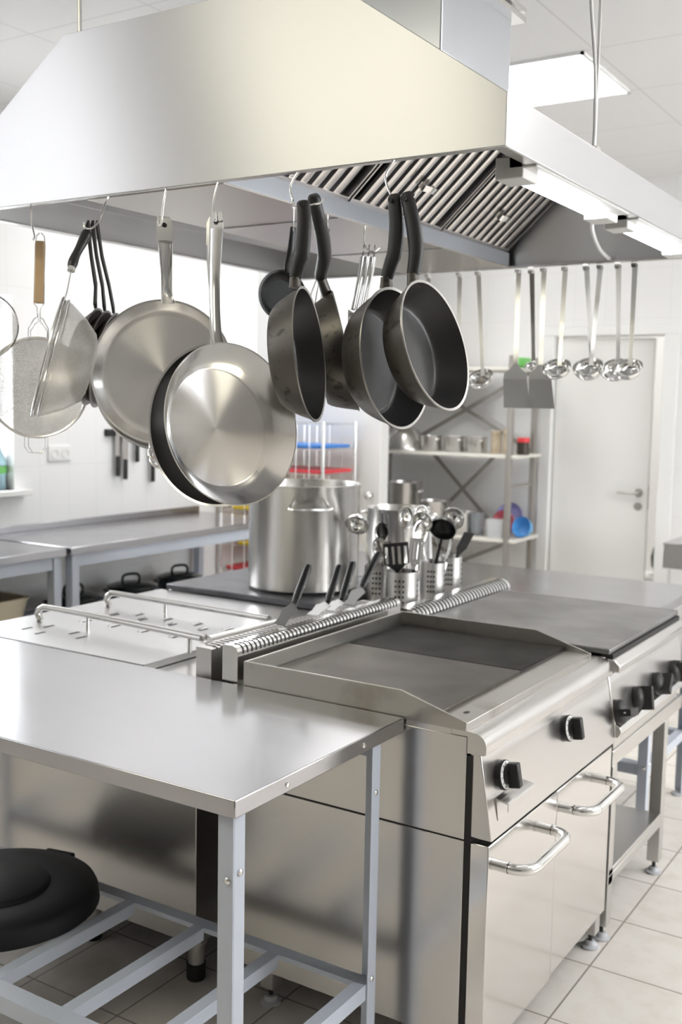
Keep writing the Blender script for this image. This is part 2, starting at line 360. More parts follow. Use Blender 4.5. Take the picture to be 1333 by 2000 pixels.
# ceiling lights: first one seen, the listed rest added as unseen fill
def panel(x, y, m, label):
    t = thing('ceiling_light', label, 'ceiling light', (x, y, ZC), group='ceiling lights')
    f = mb('whitepaint'); s = .3
    f.box(-s, s, -s, -s + .012, -.012, -.001).box(-s, s, s - .012, s, -.012, -.001).box(-s, -s + .012, -s, s, -.012, -.001).box(s - .012, s, -s, s, -.012, -.001).build('frame', parent=t, smooth=False)
    mb(m).box(-s + .012, s - .012, -s + .012, s - .012, -.008, -.002).build('diffuser', parent=t, smooth=False)
panel(-1.82, 4.40, 'panel_light', 'square bright ceiling light panel above the ladles, right of the hood duct')
for x, y, m, lb in ((.62, 4.4, 'panel_light', 'added unseen fill panel on the ceiling, far right side of the room'), (.62, 2.8, 'panel_light', 'added unseen fill panel over the aisle right of the griddle'),  # unseen panels added to brighten the right side
                    (-3.3, 5.3, 'panel_light', 'added unseen fill panel above the end of the left wall counter'), (-3.3, 4.2, 'panel_light', 'added unseen fill panel above the left aisle beside the hood'),                    (-2.45, .2, 'warm_fill', 'added warm panel out of view, tinting the hood reflection, left of two'), (-1.85, .2, 'warm_fill', 'added warm panel out of view, tinting the hood reflection, right of two'),  # white pair added to brighten the left, warm pair for the hood reflection
                    (-3.75, .0, 'soft_fill', 'added soft white panel out of view, whitening the left hood reflection')):  # added only for its reflection in the hood front
    panel(x, y, m, lb)

# ------------------------------------------------------------------ extraction hood
HX0, HX1, HY0, HY1, HB, HF, HT = -2.335, -.805, 1.80, 3.37, 2.014, 2.107, 2.386
TX0, TX1 = -1.925, -1.212
hood = thing('extraction_hood', 'large brushed steel island extraction hood hanging from the ceiling over the cookers', 'hood', (-1.57, 2.585, HB))
def H(o):
    o.parent = hood; o.matrix_parent_inverse = hood.matrix_world.inverted(); return o
prof = [(HX0, HB), (HX1, HB), (HX1, HF), (TX1, HT), (TX0, HT), (HX0, HF)]
th = .004
b = mb('hood'); b.prism(prof, 'y', HY0, HY0 + th); H(b.build('front_panel', bevel=.0015))
b = mb('hood'); b.prism(prof, 'y', HY1 - th, HY1); H(b.build('rear_panel', bevel=.0015))
b = mb('hood')
ins = [(HX0, HB), (HX0, HF), (TX0, HT), (TX1, HT), (HX1, HF), (HX1, HB), (HX1 - th, HB), (HX1 - th, HF - .002), (TX1 - .001, HT - th), (TX0 + .001, HT - th), (HX0 + th, HF - .002), (HX0 + th, HB)]
b.prism(ins, 'y', HY0 + th, HY1 - th); H(b.build('canopy', bevel=.001))
b = mb('steel')   # folded lower lip
b.box(HX0 + th, HX1 - th, HY0 + th, HY0 + .022, HB, HB + .005).box(HX0 + th, HX1 - th, HY1 - .03, HY1 - th, HB - .004, HB + .003).box(HX0 + th, HX0 + .03, HY0 + .022, HY1 - .03, HB, HB + .005).box(HX1 - .03, HX1 - th, HY0 + .022, HY1 - .03, HB, HB + .005)
H(b.build('lower_lip', bevel=.001))
GX0, GX1 = -1.875, -1.467
b = mb('trough')
b.box(GX0, GX1, HY0 + .024, HY1 - .032, HB - .002, HB + .002).use('inner').box(GX1 - .003, GX1, HY0 + .024, HY1 - .032, HB + .002, HB + .045).box(GX0, GX0 + .003, HY0 + .024, HY1 - .032, HB + .002, HB + .045)
b.box(GX1 - .022, GX1 - .003, HY0 + .024, HY1 - .032, HB + .042, HB + .045).box(GX0 + .003, GX0 + .022, HY0 + .024, HY1 - .032, HB + .042, HB + .045)
for y in (2.28, 2.85): b.box(GX0, GX1, y, y + .003, HB - .0045, HB - .002)
H(b.build('grease_channel', bevel=.001))
def baffle(y0, y1, side):
    """one filter panel leaning from the channel up to the roof; side +1 right, -1 left"""
    gx = GX1 - .012 if side > 0 else GX0 + .012
    p0 = Vector((gx, 0, HB + .048)); run = .285 if side > 0 else .185; p1 = Vector((gx + side * run, 0, HB + .048 + run * .92))
    d = (p1 - p0); L = d.length; d.normalize(); nrm = Vector((d.z * side, 0, -d.x * side)); nrm = nrm if nrm.z < 0 else -nrm
    T = Matrix(((d.x, 0, nrm.x, p0.x), (0, 1, 0, 0), (d.z, 0, nrm.z, p0.z), (0, 0, 0, 1)))
    b = mb('baffle')
    pitch = .0485; n = int((y1 - y0 - .02) / pitch); off = (y1 - y0 - n * pitch) / 2
    for i in range(n):
        yc = y0 + off + (i + .5) * pitch; wd = .0145
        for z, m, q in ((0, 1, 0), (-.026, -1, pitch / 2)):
            b.use('baffle' if m > 0 else 'baffle_shaded'); ya = yc + q
            if ya + wd > y1: continue
            prof2 = [(ya - wd, z - .012 * m), (ya - wd, z - .002 * m), (ya - wd + .004, z), (ya + wd - .004, z), (ya + wd, z - .002 * m), (ya + wd, z - .012 * m), (ya + wd - .0015, z - .012 * m), (ya + wd - .0015, z - .002 * m), (ya - wd + .0015, z - .002 * m), (ya - wd + .0015, z - .012 * m)]
            b.prism(prof2, 'x', .012, L - .012, T)
    b.use('baffle').box(0, .014, y0, y1, -.03, .002, T).box(L - .014, L, y0, y1, -.03, .002, T).box(.014, L - .014, y0, y0 + .006, -.03, .001, T).box(.014, L - .014, y1 - .006, y1, -.03, .001, T)
    b.use('slot').box(0, L, y0, y1, -.034, -.030, T)  # black sheet stands in for the unlit plenum behind
    o = H(b.build('grease_filter', bevel=0))
    for q in (.3, .72):
        hb = mb('bright'); y = (y0 + y1) / 2
        hb.ribbon([(L * q, y - .03, .002), (L * q + .0, y - .03, .02), (L * q + .004, y - .022, .025), (L * q + .004, y + .022, .025), (L * q, y + .03, .02), (L * q, y + .03, .002)], (1, 0, 0), .018, .002, T)
        ho = hb.build('filter_handle', parent=o)
for s in (1, -1):
    for y0 in (1.83, 2.345, 2.86): baffle(y0, min(y0 + .505, 3.335), s)
# strip lamps under the right rim
for y0, y1 in ((1.965, 2.545), (2.62, 3.20)):
    b = mb('white'); b.box(-.872, -.812, y0, y1, HB - .004, HB + .022).box(-.90, -.84, y0, y0 + .075, HB - .022, HB + .022).box(-.90, -.84, y1 - .075, y1, HB - .022, HB + .022)
    o = H(b.build('strip_lamp', bevel=.003))
    t = mb('strip').tube([(-.872, y0 + .06, HB - .008), (-.872, y1 - .06, HB - .008)], .013, 12).build('lamp_tube', parent=o)
b = mb('white').tube(smooth_path([(-.885, 2.585, 2.02), (-.925, 2.60, 2.05), (-.965, 2.72, 2.06), (-1.046, 2.95, 2.048), (-1.109, 3.20, 2.032), (-1.127, 3.35, 2.022)], 6), .006, 8); H(b.build('lamp_cable'))
# duct with its flanges and the hangers
b = mb('inner'); b.box(-1.92, -1.215, 2.325, 2.73, HT, ZC - .004); d_ = H(b.build('exhaust_duct', bevel=.004))
b = mb('steel'); b.box(-1.95, -1.185, 2.295, 2.76, 2.575, 2.59).box(-1.95, -1.185, 2.295, 2.76, 2.60, 2.612).build('duct_flange', parent=d_, bevel=.002)
b = mb('satin'); b.tube([(-1.975, 1.9, HT - .02), (-1.975, 1.9, ZC - .003)], .005, 8); H(b.build('hanger_rod'))
b = mb('satin'); b.tube([(-1.0, 2.81, HF + .13), (-1.0, 2.81, ZC - .003)], .0045, 8); H(b.build('hanger_rod'))
b = mb('satin'); b.box(-1.012, -.988, 2.795, 2.825, HF + .08, HF + .135); H(b.build('hanger_bracket'))
b = mb('white'); b.tube(smooth_path([(-1.0, 2.80, HF + .11), (-.998, 2.80, HF + .2), (-1.005, 2.80, HF + .35), (-1.02, 2.79, HF + .55), (-1.0, 2.81, HF + .68), (-1.03, 2.84, ZC - .003)], 6), .005, 8); H(b.build('lamp_cable'))

# ------------------------------------------------------------------ griddle
g = thing('griddle_cabinet', 'steel floor-standing griddle with two doors and bow handles, nearest the steel table', 'griddle', (-1.26, 2.475, 0))
def P(o, t):
    o.parent = t; o.matrix_parent_inverse = t.matrix_world.inverted(); return o
GY0, GY1, GF, GB = 2.05, 2.895, -.962, -1.61
b = mb('panel'); b.box(GB, GF, GY0, GY1, .600, .832).box(GB, GF, GY0, GY1, .125, .5965).use('slot').box(GB + .01, GF - .01, GY0 + .004, GY1 - .004, .59, .605)
P(b.build('body', bevel=.0015), g)
b = mb('slot'); b.box(GF - .002, GF + .012, GY0 + .004, GY1 - .004, .13, .79); P(b.build('door_recess', smooth=False), g)
def bow(y0, y1, z, x):
    pts = [(x, y0, z), (x + .024, y0, z)]; r = .045
    pts += [(x + .024 + r * math.sin(R(a)), y0 + r * (1 - math.cos(R(a))), z) for a in range(15, 91, 15)]
    pts += [(x + .024 + r * math.cos(R(a)), y1 - r + r * math.sin(R(a)), z) for a in range(0, 91, 15)]
    pts += [(x, y1, z)]
    q = mb('bright').tube(pts, .0125, 14)
    for yy in (y0, y1): q.use('slot').tube([(x + .020, yy, z), (x + .0215, yy, z)], .0128, 14)
    return q
for y0, y1, z0, h0, h1 in ((2.058, 2.4665, .098, 2.125, 2.385), (2.4705, 2.893, .108, 2.54, 2.80)):
    o = P(mb('door').box(-.951, -.905, y0, y1, z0, .594).build('door', bevel=.0025), g)
    bow(h0, h1, .527, -.905).build('handle', parent=o).matrix_parent_inverse = o.matrix_world.inverted()
pan = mb('panel').prism([(-.955, .80), (-.932, .80), (-.899, .606), (-.955, .606)], 'y', 2.058, 2.9035).build('control_panel', bevel=.002); P(pan, g)
nx = [(-.961, .833), (-1.0, .833), (-1.0, .846), (-.955, .846)] + arc(-.945, .814, .030, 85, 0, 8) + [(-.915, .800), (-.922, .796), (-.961, .796)]
P(mb('panel').prism(nx, 'y', GY0, 2.9035).build('bullnose', bevel=.0008), g)
P(mb('panel').box(GB, -1.0, GY0, GY1, .832, .846).build('deck', bevel=.001), g)
tv = Vector((.033, 0, -.194)).normalized(); nv = Vector((.194, 0, .033)).normalized()
def knob_rot(n): return frame(n, (0, 0, 1))
def griddle_knob(y, z):
    x = -.932 + (.80 - z) / .194 * .033
    o = mb('black').lathe([(0, .0), (.033, .0), (.034, .010), (.0325, .013), (.0315, .013)], 36).use('white').lathe([(.0315, .013), (.022, .0145)], 36).use('black').lathe([(.022, .0145), (.021, .022), (0, .022)], 36).build('knob')
    o.matrix_world = Matrix.Translation((x, y, z)) @ knob_rot(nv).to_4x4()
    q = mb('black').box(-.0105, .0105, -.028, .028, .018, .046).build('knob_grip', parent=o, bevel=.004)
    k = mb('slot')
    for a in range(0, 360, 30): k.box(-.0006, .0006, .0235, .029, .0138, .0146, Matrix.Rotation(R(a), 4, 'Z'))
    k.build('dial_marks', parent=o, smooth=False)
    o.parent = pan; o.matrix_parent_inverse = pan.matrix_world.inverted()
griddle_knob(2.147, .728); griddle_knob(2.552, .732)
b = mb('panel'); b.prism([(-.9125, .690), (-.884, .686), (-.880, .682), (-.880, .664), (-.882, .664), (-.8825, .681), (-.909, .686), (-.9035, .640), (-.9055, .640), (-.9115, .680)], 'y', 2.10, 2.25); P(b.build('drip_lip'), g)
# splash guard
b = mb('tray')
side = [(-1.574, .845), (-.963, .845), (-.963, .864), (-1.128, .911), (-1.574, .911)]
b.prism(side, 'y', GY0 - .002, GY0 + .004).prism(side, 'y', 2.846, 2.852).box(-1.574, -1.568, GY0 + .004, 2.846, .845, .911)
b.box(-1.045, -.963, GY0 + .004, 2.846, .845, .8625)
b.use('slot').lathe([(0, 0), (.011, 0)], 20, Matrix.Translation((-1.0, 2.125, .8628)) @ Matrix.Scale(.6, 4, (1, 0, 0)))
P(b.build('splash_guard', bevel=.0012), g)
P(mb('plate').box(-1.566, -1.037, 2.056, 2.520, .846, .872).build('griddle_plate', bevel=.002), g)
b = mb('rib').box(-1.566, -1.037, 2.5205, 2.844, .846, .869)
y = 2.526
while y < 2.838:
    b.prism([(y, .8685), (y + .002, .8725), (y + .0065, .8725), (y + .0085, .8685)], 'x', -1.562, -1.039); y += .0113
P(b.build('ribbed_plate'), g)
def riser(name, x0, x1, y0, y1, z0, z1, r, t, n, slotw, parent, drop, m='bright'):
    """vent riser with rounded front top edge and a row of slots over the curve"""
    pr = [(x0, z0), (x1, z0)] + arc(x1 - r, z1 - r, r, 0, 90, 8) + [(x0, z1)]
    b = mb(m).prism(pr, 'y', y0, y1)
    p = (y1 - y0 - .03) / n
    b.use('slot')
    rr = r + .0006; path = [(x1 + .0006, z1 - r - drop)] + arc(x1 - r, z1 - r, rr, 0, 90, 8) + [(x1 - r - .012, z1 + .0006)]
    for i in range(n):
        ya = y0 + .02 + i * p
        for (xa, za), (xb, zb) in zip(path[:-1], path[1:]):
            b.add([(xa, ya, za), (xa, ya + slotw, za), (xb, ya + slotw, zb), (xb, ya, zb)], [(0, 1, 2, 3)])
    return P(b.build(name, angle=50), parent)
riser('vent_riser', -1.646, -1.598, 2.055, 2.885, .80, .942, .016, 0, 44, .0062, g, .006)
def level_foot(x, y, parent, top, m='satin', s=.04):
    o = P(mb(m).box(x - s / 2, x + s / 2, y - s / 2, y + s / 2, .045, top).build('leg', bevel=.002), parent)
    q = mb('slot').tube([(x, y, .02), (x, y, .046)], .006, 8).use('foot').lathe([(0, .0), (.026, .0), (.027, .006), (.018, .010), (.014, .020), (0, .022)], 24, Matrix.Translation((x, y, 0)))
    q = q.build('foot'); q.parent = o; q.matrix_parent_inverse = o.matrix_world.inverted()
for x, y in ((-.935, 2.868), (-1.53, 2.12), (-1.53, 2.86), (-.985, 2.10)): level_foot(x, y, g, .13)

# ------------------------------------------------------------------ solid-top range
rg = thing('solid_top_range', 'steel range with a solid dark hotplate and four black knobs on an open stand', 'range', (-1.24, 3.26, 0))
RY0, RY1 = 2.905, 3.62
P(mb('panel').box(-1.61, -.94, RY0, RY1, .655, .845).build('body', bevel=.002), rg)
P(mb('hot').box(-1.568, -.928, RY0 + .006, RY1 + .015, .852, .870).build('hotplate', bevel=.005, seg=3), rg)
b = mb('panel'); b.prism([(-.94, .842), (-.915, .842), (-.896, .825), (-.896, .806), (-.94, .806)], 'y', RY0, RY1 + .03); P(b.build('front_rail', bevel=.003), rg)
b = mb('slot').box(-.955, -.92, RY0 + .01, RY1, .842, .853).box(-.955, -.921, RY0 + .004, RY1 + .018, .798, .807); P(b.build('shadow_gap', smooth=False), rg)
fp = mb('panel').prism([(-.945, .798), (-.929, .798), (-.902, .655), (-.945, .655)], 'y', RY0 + .002, RY1 + .02).build('control_panel', bevel=.002); P(fp, rg)
b = mb('bright').prism([(-.94, .655), (-.902, .657), (-.888, .648), (-.884, .632), (-.892, .617), (-.94, .617)], 'y', RY0 + .002, RY1 + .02); P(b.build('lower_lip', bevel=.002), rg)
for y in (2.936, 3.116, 3.32, 3.517):
    o = mb('blackm').lathe([(0, 0), (.036, 0), (.037, .012), (.030, .022), (.018, .028), (0, .029)], 36).build('knob')
    o.matrix_world = Matrix.Translation((-.9065, y, .684)) @ frame((1, 0, .185), (0, 0, 1)).to_4x4() @ Matrix.Rotation(R({2.936: 80, 3.116: -15, 3.32: -50, 3.517: 20}[y]), 4, 'Z')
    mb('blackm').box(-.010, .010, -.035, .035, .016, .05).use('white').box(-.002, .002, .0345, .0355, .03, .036).build('knob_grip', parent=o, bevel=.004)
    o.parent = fp; o.matrix_parent_inverse = fp.matrix_world.inverted()
riser('vent_riser', -1.65, -1.575, 2.95, 3.70, .80, .898, .034, 0, 30, .010, rg, .004)
b = mb('steel'); b.box(-.945, -.905, RY0 + .002, RY1 + .03, .529, .576).box(-1.58, -1.54, RY0 + .01, 3.49, .53, .575).box(-1.54, -.945, 3.45, 3.49, .53, .575).box(-1.54, -.945, RY0 + .01, RY0 + .05, .53, .575)
b.box(-.945, -.910, RY0 + .02, 3.60, .576, .656)
P(b.build('stand_frame', bevel=.002), rg)
P(mb('satin').box(-1.57, -.905, RY0 + .012, 3.45, .198, .216).box(-.945, -.905, RY0 + .012, 3.45, .17, .198).build('shelf', bevel=.002), rg)
for x in (-.925, -1.56):
    for y in (2.935, 3.47): level_foot(x, y, rg, .53)

# ------------------------------------------------------------------ steel work tables
def angle_leg(x, y, sx, sy, z, parent, s=.035, t=.003):
    """L-section post: the outer corner at (x, y), flanges running towards sx / sy"""
    b = mb('paint')
    xa, xb = sorted((x, x + sx * s)); ya, yb = sorted((y, y + sy * t)); b.box(xa, xb, ya, yb, .012, z)
    xa, xb = sorted((x, x + sx * t)); ya, yb = sorted((y + sy * t, y + sy * s)); b.box(xa, xb, ya, yb, .012, z)
    o = P(b.build('leg', bevel=.0008), parent)
    f = mb('foot').lathe([(0, 0), (.026, 0), (.026, .008), (.012, .014), (0, .014)], 20, Matrix.Translation((x + sx * .018, y + sy * .018, 0))).build('foot'); f.parent = o; f.matrix_parent_inverse = o.matrix_world.inverted()
    q = mb('bright')
    for zz in (.262, z - .125):
        for T in (Matrix.Translation((x + sx * .012, y, zz)) @ frame((0, -sy, 0), (0, 0, 1)).to_4x4(), Matrix.Translation((x, y + sy * .02, zz + .012)) @ frame((-sx, 0, 0), (0, 0, 1)).to_4x4()):
            q = mb('bright').lathe([(.0065, 0), (.0065, .002), (.0045, .004), (0, .0045)], 14, T).build('bolt'); q.parent = o; q.matrix_parent_inverse = o.matrix_world.inverted()
def work_table(x0, x1, y0, y1, z, label, inset=.014, back=.078, slats=(), rivets=False, low=.265):
    t = thing('work_table', label, 'table', ((x0 + x1) / 2, (y0 + y1) / 2, 0), group='steel work tables')
    b = mb('top'); b.box(x0, x1, y0, y1, z - .034, z)
    P(b.build('tabletop', bevel=.0022), t)
    if rivets:
        q = mb('bright')
        for y in (y0 + .16, y0 + .44): P(mb('bright').lathe([(.006, 0), (.0055, .002), (0, .0035)], 14, Matrix.Translation((x1, y, z - .018)) @ frame((1, 0, 0), (0, 0, 1)).to_4x4()).build('rivet'), t)
    xa, xb, ya, yb = x0 + inset, x1 - inset, y0 + inset, y1 - back
    for x, sx in ((xa, 1), (xb, -1)):
        for y, sy in ((ya, 1), (yb, -1)): angle_leg(x, y, sx, sy, z - .034, t)
    def rail(bx):
        P(mb('paint').box(*bx).build('rail', bevel=.001), t)
    rail((xa + .004, xb - .004, ya + .004, ya + .05, low - .003, low)); rail((xa + .004, xb - .004, ya + .004, ya + .007, low - .04, low - .003))
    rail((xa + .004, xb - .004, yb - .04, yb - .004, low - .003, low)); rail((xa + .004, xb - .004, yb - .007, yb - .004, low - .035, low - .003))
    for xx, sx in ((xa, 1), (xb, -1)):
        q0, q1 = sorted((xx + sx * .004, xx + sx * .036)); rail((q0, q1, ya + .05, yb - .04, low - .003, low))
        q0, q1 = sorted((xx + sx * .004, xx + sx * .007)); rail((q0, q1, ya + .036, yb - .036, low - .036, low - .003))
    for xs in slats:
        b = mb('paint').box(xs - .016, xs + .016, ya + .05, yb - .04, low - .003, low).box(xs + .013, xs + .016, ya + .05, yb - .04, low - .032, low - .003)
        P(b.build('slat', bevel=.0008), t)
    if z < .86:   # upper frame under the top
        b = mb('paint').box(xa + .004, xb - .004, yb - .007, yb - .004, z - .075, z - .035); P(b.build('upper_frame', bevel=.0008), t)
    return t
work_table(-2.62, -1.115, 1.43, 2.044, .85, 'steel-topped work table with grey-blue angle legs in the foreground, butting the griddle', slats=(-1.385, -1.61, -1.84, -2.08, -2.32), rivets=True)
work_table(-2.75, -1.02, 3.712, 4.30, .85, 'steel-topped work table beyond the solid-top range and its hotplate', back=.03, slats=(-1.5, -2.0), low=.27)

# bin lid lying on the near table's lower rails
b = mb('bin')
b.lathe([(0, .062), (.118, .062), (.122, .060), (.128, .052), (.18, .054), (.226, .050), (.240, .042), (.246, .030), (.250, .0), (.242, .0), (.238, .030), (.22, .040), (0, .046)], 72)
t = thing('bin_lid', 'round black plastic bin lid lying on the lower rails of the foreground table', 'lid', (-2.10, 1.725, .2665))
o = b.build('lid_body', parent=t)
for a in (-78, 102):
    q = mb('bin').box(.238, .268, -.045, .045, .0, .036, Matrix.Rotation(R(a), 4, 'Z')).build('clip', parent=t, bevel=.005)

# ------------------------------------------------------------------ rear cooking row
ru = thing('warming_cabinet', 'steel rear cabinet with a slotted cover plate and two raised guard rails', 'cabinet', (-2.16, 2.5, 0))
P(mb('panel').box(-2.60, -1.735, 2.062, 2.94, .115, .815).build('body', bevel=.002), ru)
P(mb('steel').box(-2.60, -1.74, 2.062, 2.94, .815, .832).build('deck', bevel=.001), ru)
b = mb('cover'); b.box(-2.64, -1.905, 2.048, 2.93, .834, .852)
b2 = mb('slot')
for i in range(9):
    for j in range(4):
        if (i + j) % 2: continue
        x = -2.44 + i * .062; y = 2.32 + j * .062 + (.0 if i % 2 else .012)
        b.use('bright').prism([(x - .008, .852), (x - .002, .8565), (x + .002, .8565), (x + .004, .852)], 'y', y, y + .042).use('slot').box(x + .0042, x + .014, y + .002, y + .040, .852, .8527)
for x, y in ((-2.50, 2.15), (-2.42, 2.13), (-2.34, 2.19), (-2.47, 2.21), (-2.28, 2.16)):
    b.use('slot').box(x, x + .010, y, y + .038, .852, .8527)
P(b.build('cover_plate', bevel=0), ru)
riser('vent_riser', -1.738, -1.688, 2.062, 2.885, .80, .922, .003, 0, 40, .006, ru, 0, 'satin')
b = mb('slot')
for i in range(40): b.box(-1.732, -1.700, 2.09 + i * .0195, 2.097 + i * .0195, .9218, .9226)
P(b.build('vent_slots', smooth=False), ru)
def guard(pts, posts):
    b = mb('steel').tube(smooth_path(pts, 6), .0125, 12, flat=.75)
    o = P(b.build('guard_rail'), ru)
    for x, y in posts:
        q = mb('bright').tube([(x, y, .852), (x, y, .894)], .007, 12).build('rail_post'); q.parent = o; q.matrix_parent_inverse = o.matrix_world.inverted()
guard([(-2.545, 2.265, .856), (-2.555, 2.265, .878), (-2.535, 2.264, .896), (-2.50, 2.264, .90), (-2.3, 2.258, .90), (-2.0, 2.235, .90), (-1.85, 2.222, .90)], ((-2.334, 2.262), (-1.90, 2.225)))
guard([(-2.55, 2.57, .856), (-2.56, 2.57, .878), (-2.54, 2.57, .896), (-2.50, 2.568, .90), (-2.2, 2.56, .90), (-1.86, 2.545, .90)], ((-2.29, 2.562),))
guard([(-1.832, 2.225, .90), (-1.826, 2.35, .90), (-1.82, 2.46, .90), (-1.816, 2.56, .90)], ())
for x, y in ((-1.765, 2.10), (-2.15, 2.10), (-2.55, 2.10), (-1.80, 2.88)):
    b = mb('satin').lathe([(0, .112), (.028, .112), (.028, .1), (.022, .098), (.022, .040), (0, .040)], 24, Matrix.Translation((x, y, 0))).build('leg'); P(b, ru)
    q = mb('rubber').lathe([(.0, .0), (.024, .0), (.026, .005), (.026, .045), (.022, .046)], 24, Matrix.Translation((x, y, 0))).build('foot'); q.parent = b; q.matrix_parent_inverse = b.matrix_world.inverted()
hb = thing('hob_cabinet', 'steel rear cabinet with a dark cast hob slab carrying the big stock pot', 'hob', (-2.16, 3.3, 0))
P(mb('panel').box(-2.60, -1.72, 2.95, 3.69, .1, .815).build('body', bevel=.002), hb)
P(mb('steel').box(-2.62, -1.665, 2.95, 3.70, .815, .850).build('deck', bevel=.002), hb)
P(mb('slab').box(-2.62, -1.94, 2.935, 3.56, .852, .874).build('hob_slab', bevel=.004), hb)
for x, y in ((-1.78, 3.0), (-2.54, 3.0), (-2.54, 3.64), (-1.78, 3.64)): P(mb('satin').box(x - .02, x + .02, y - .02, y + .02, 0, .1).build('leg'), hb)

# pots
def loop_handle(b, r, z, a, w_=.055, out=.035, rad=.005, drop=0.0):
    T = Matrix.Rotation(R(a), 4, 'Z')
    b.tube(smooth_path([(r - .002, -w_, z), (r + out * .5, -w_, z + .002), (r + out, -w_ * .75, z - drop), (r + out, w_ * .75, z - drop), (r + out * .5, w_, z + .002), (r - .002, w_, z)], 5), rad, 8, T=T)
def pot(name, label, loc, r, h, m='steel', group=None, handles=(0, 180), hz=.82, lid=False, seg=56, hw=None, cat='pot'):
    t = thing(name, label, cat, loc, group=group)
    b = mb(m).lathe([(0, 0), (r * .93, 0), (r, .012), (r, h - .012), (r + .004, h - .006), (r + .005, h), (r - .002, h), (r - .003, h - .008), (r - .003, .01), (0, .008)], seg)
    o = b.build('pot_body', parent=t)
    for a in handles:
        q = mb('bright' if m != 'enamel' else m); loop_handle(q, r, h * hz, a, hw or r * .32, r * .18 if r > .1 else .022, .0055 if r > .1 else .0035); q.build('handle', parent=t)
    if lid:
        mb(m).lathe([(r + .006, h), (r + .006, h + .006), (r * .8, h + .018), (r * .3, h + .028), (0, h + .03)], seg).build('pot_lid', parent=t)
        q = mb(m); q.tube(smooth_path([(-.05, 0, h + .024), (-.05, 0, h + .05), (-.03, 0, h + .066), (.03, 0, h + .066), (.05, 0, h + .05), (.05, 0, h + .024)], 4), .008, 8, T=Matrix.Rotation(R(70), 4, 'Z')); q.build('lid_handle', parent=t)
    return t
pot('stock_pot', 'tall large brushed steel stock pot standing on the dark hob slab', (-2.185, 3.20, .874), .203, .385, 'potsteel', handles=(-50, 130), hz=.80, hw=.075)
pot('stock_pot', 'lower steel pot half hidden behind the tall stock pot and the utensils', (-2.155, 3.86, .8505), .135, .272, 'potsteel', handles=(0, 180), hz=.9)

# perforated utensil holders
holders = []
def holder(x, y, r, h, label):
    t = thing('utensil_holder', label, 'utensil holder', (x, y, .851), group='perforated utensil holders')
    b = mb('satin').lathe([(0, 0), (r, 0), (r, h), (r - .0015, h), (r - .0015, .003), (0, .003)], 40)
    b.use('slot'); rr = r + .0006
    for k in range(4):
        for i in range(3):
            for j in range(5):
                a = k * PI / 2 + .35 + (i - 1) * .235; z = .034 + j * .018
                cs = []
                for q in range(8):
                    aa = a + math.cos(q * PI / 4) * .0042 / r; cs.append((rr * math.cos(aa), rr * math.sin(aa), z + .0042 * math.sin(q * PI / 4)))
                b.add(cs, [tuple(range(8))])
    b.build('holder_cup', parent=t, recalc=False)
    holders.append((x, y, r, h))
holder(-1.735, 3.14, .056, .135, 'perforated steel utensil holder at the front, full of slotted turners')
holder(-1.882, 3.235, .052, .13, 'perforated steel utensil holder beside the tall stock pot')
holder(-1.745, 3.385, .045, .135, 'perforated steel utensil holder third from the stock pot, holding black ladles')
holder(-1.765, 3.565, .045, .135, 'perforated steel utensil holder furthest from the stock pot, nearest the far table')

# utensils, built along local z with the working end up
def utensil(name, label, cat, base, top, roll=0, group='utensils in the perforated holders'):
    B = Vector(base); Tp = Vector(top); d = Tp - B; L = d.length
    F = frame(d, (math.cos(R(roll)), math.sin(R(roll)), 0.001))
    return thing(name, label, cat, base, F, group), L
def ladle_up(label, base, top, roll, m='bright', r=.034, stem='bright'):
    t, L = utensil('ladle', label, 'ladle', base, top, roll)
    mb(stem).ribbon([(0, 0, 0), (0, 0, L * .5), (0, .004, L * .85), (0, .0, L - .01)], (1, 0, 0), [.014, .012, .009, .012], .003).build('handle', parent=t)
    hb_ = [(r * math.sin(R(a)), -r * math.cos(R(a))) for a in range(0, 91, 10)]
    b = mb(m).lathe(hb_ + [(r - .001, 0)] + [((r - .0015) * math.sin(R(a)), -(r - .0015) * math.cos(R(a))) for a in range(90, -1, -10)], 28, Matrix.Translation((0, -r * .9, L)) @ Matrix.Rotation(R(115), 4, 'X'))
    b.build('bowl', parent=t)
def spoon_up(label, base, top, roll, m='bright'):
    t, L = utensil('serving_spoon', label, 'spoon', base, top, roll)
    mb(m).ribbon([(0, 0, 0), (0, 0, L * .5), (0, .004, L * .8), (0, 0, L - .05)], (1, 0, 0), [.016, .012, .009, .012], .003).build('handle', parent=t)
    T = Matrix.Translation((0, 0, L - .01)) @ Matrix.Rotation(R(90), 4, 'X') @ Matrix.Diagonal((1, 1.5, .45, 1)).to_4x4()
    r = .028
    mb(m).lathe([(r * math.sin(R(a)), -r * math.cos(R(a))) for a in range(0, 91, 10)] + [((r - .002) * math.sin(R(a)), -(r - .003) * math.cos(R(a))) for a in range(90, -1, -10)], 24, T).build('bowl', parent=t)
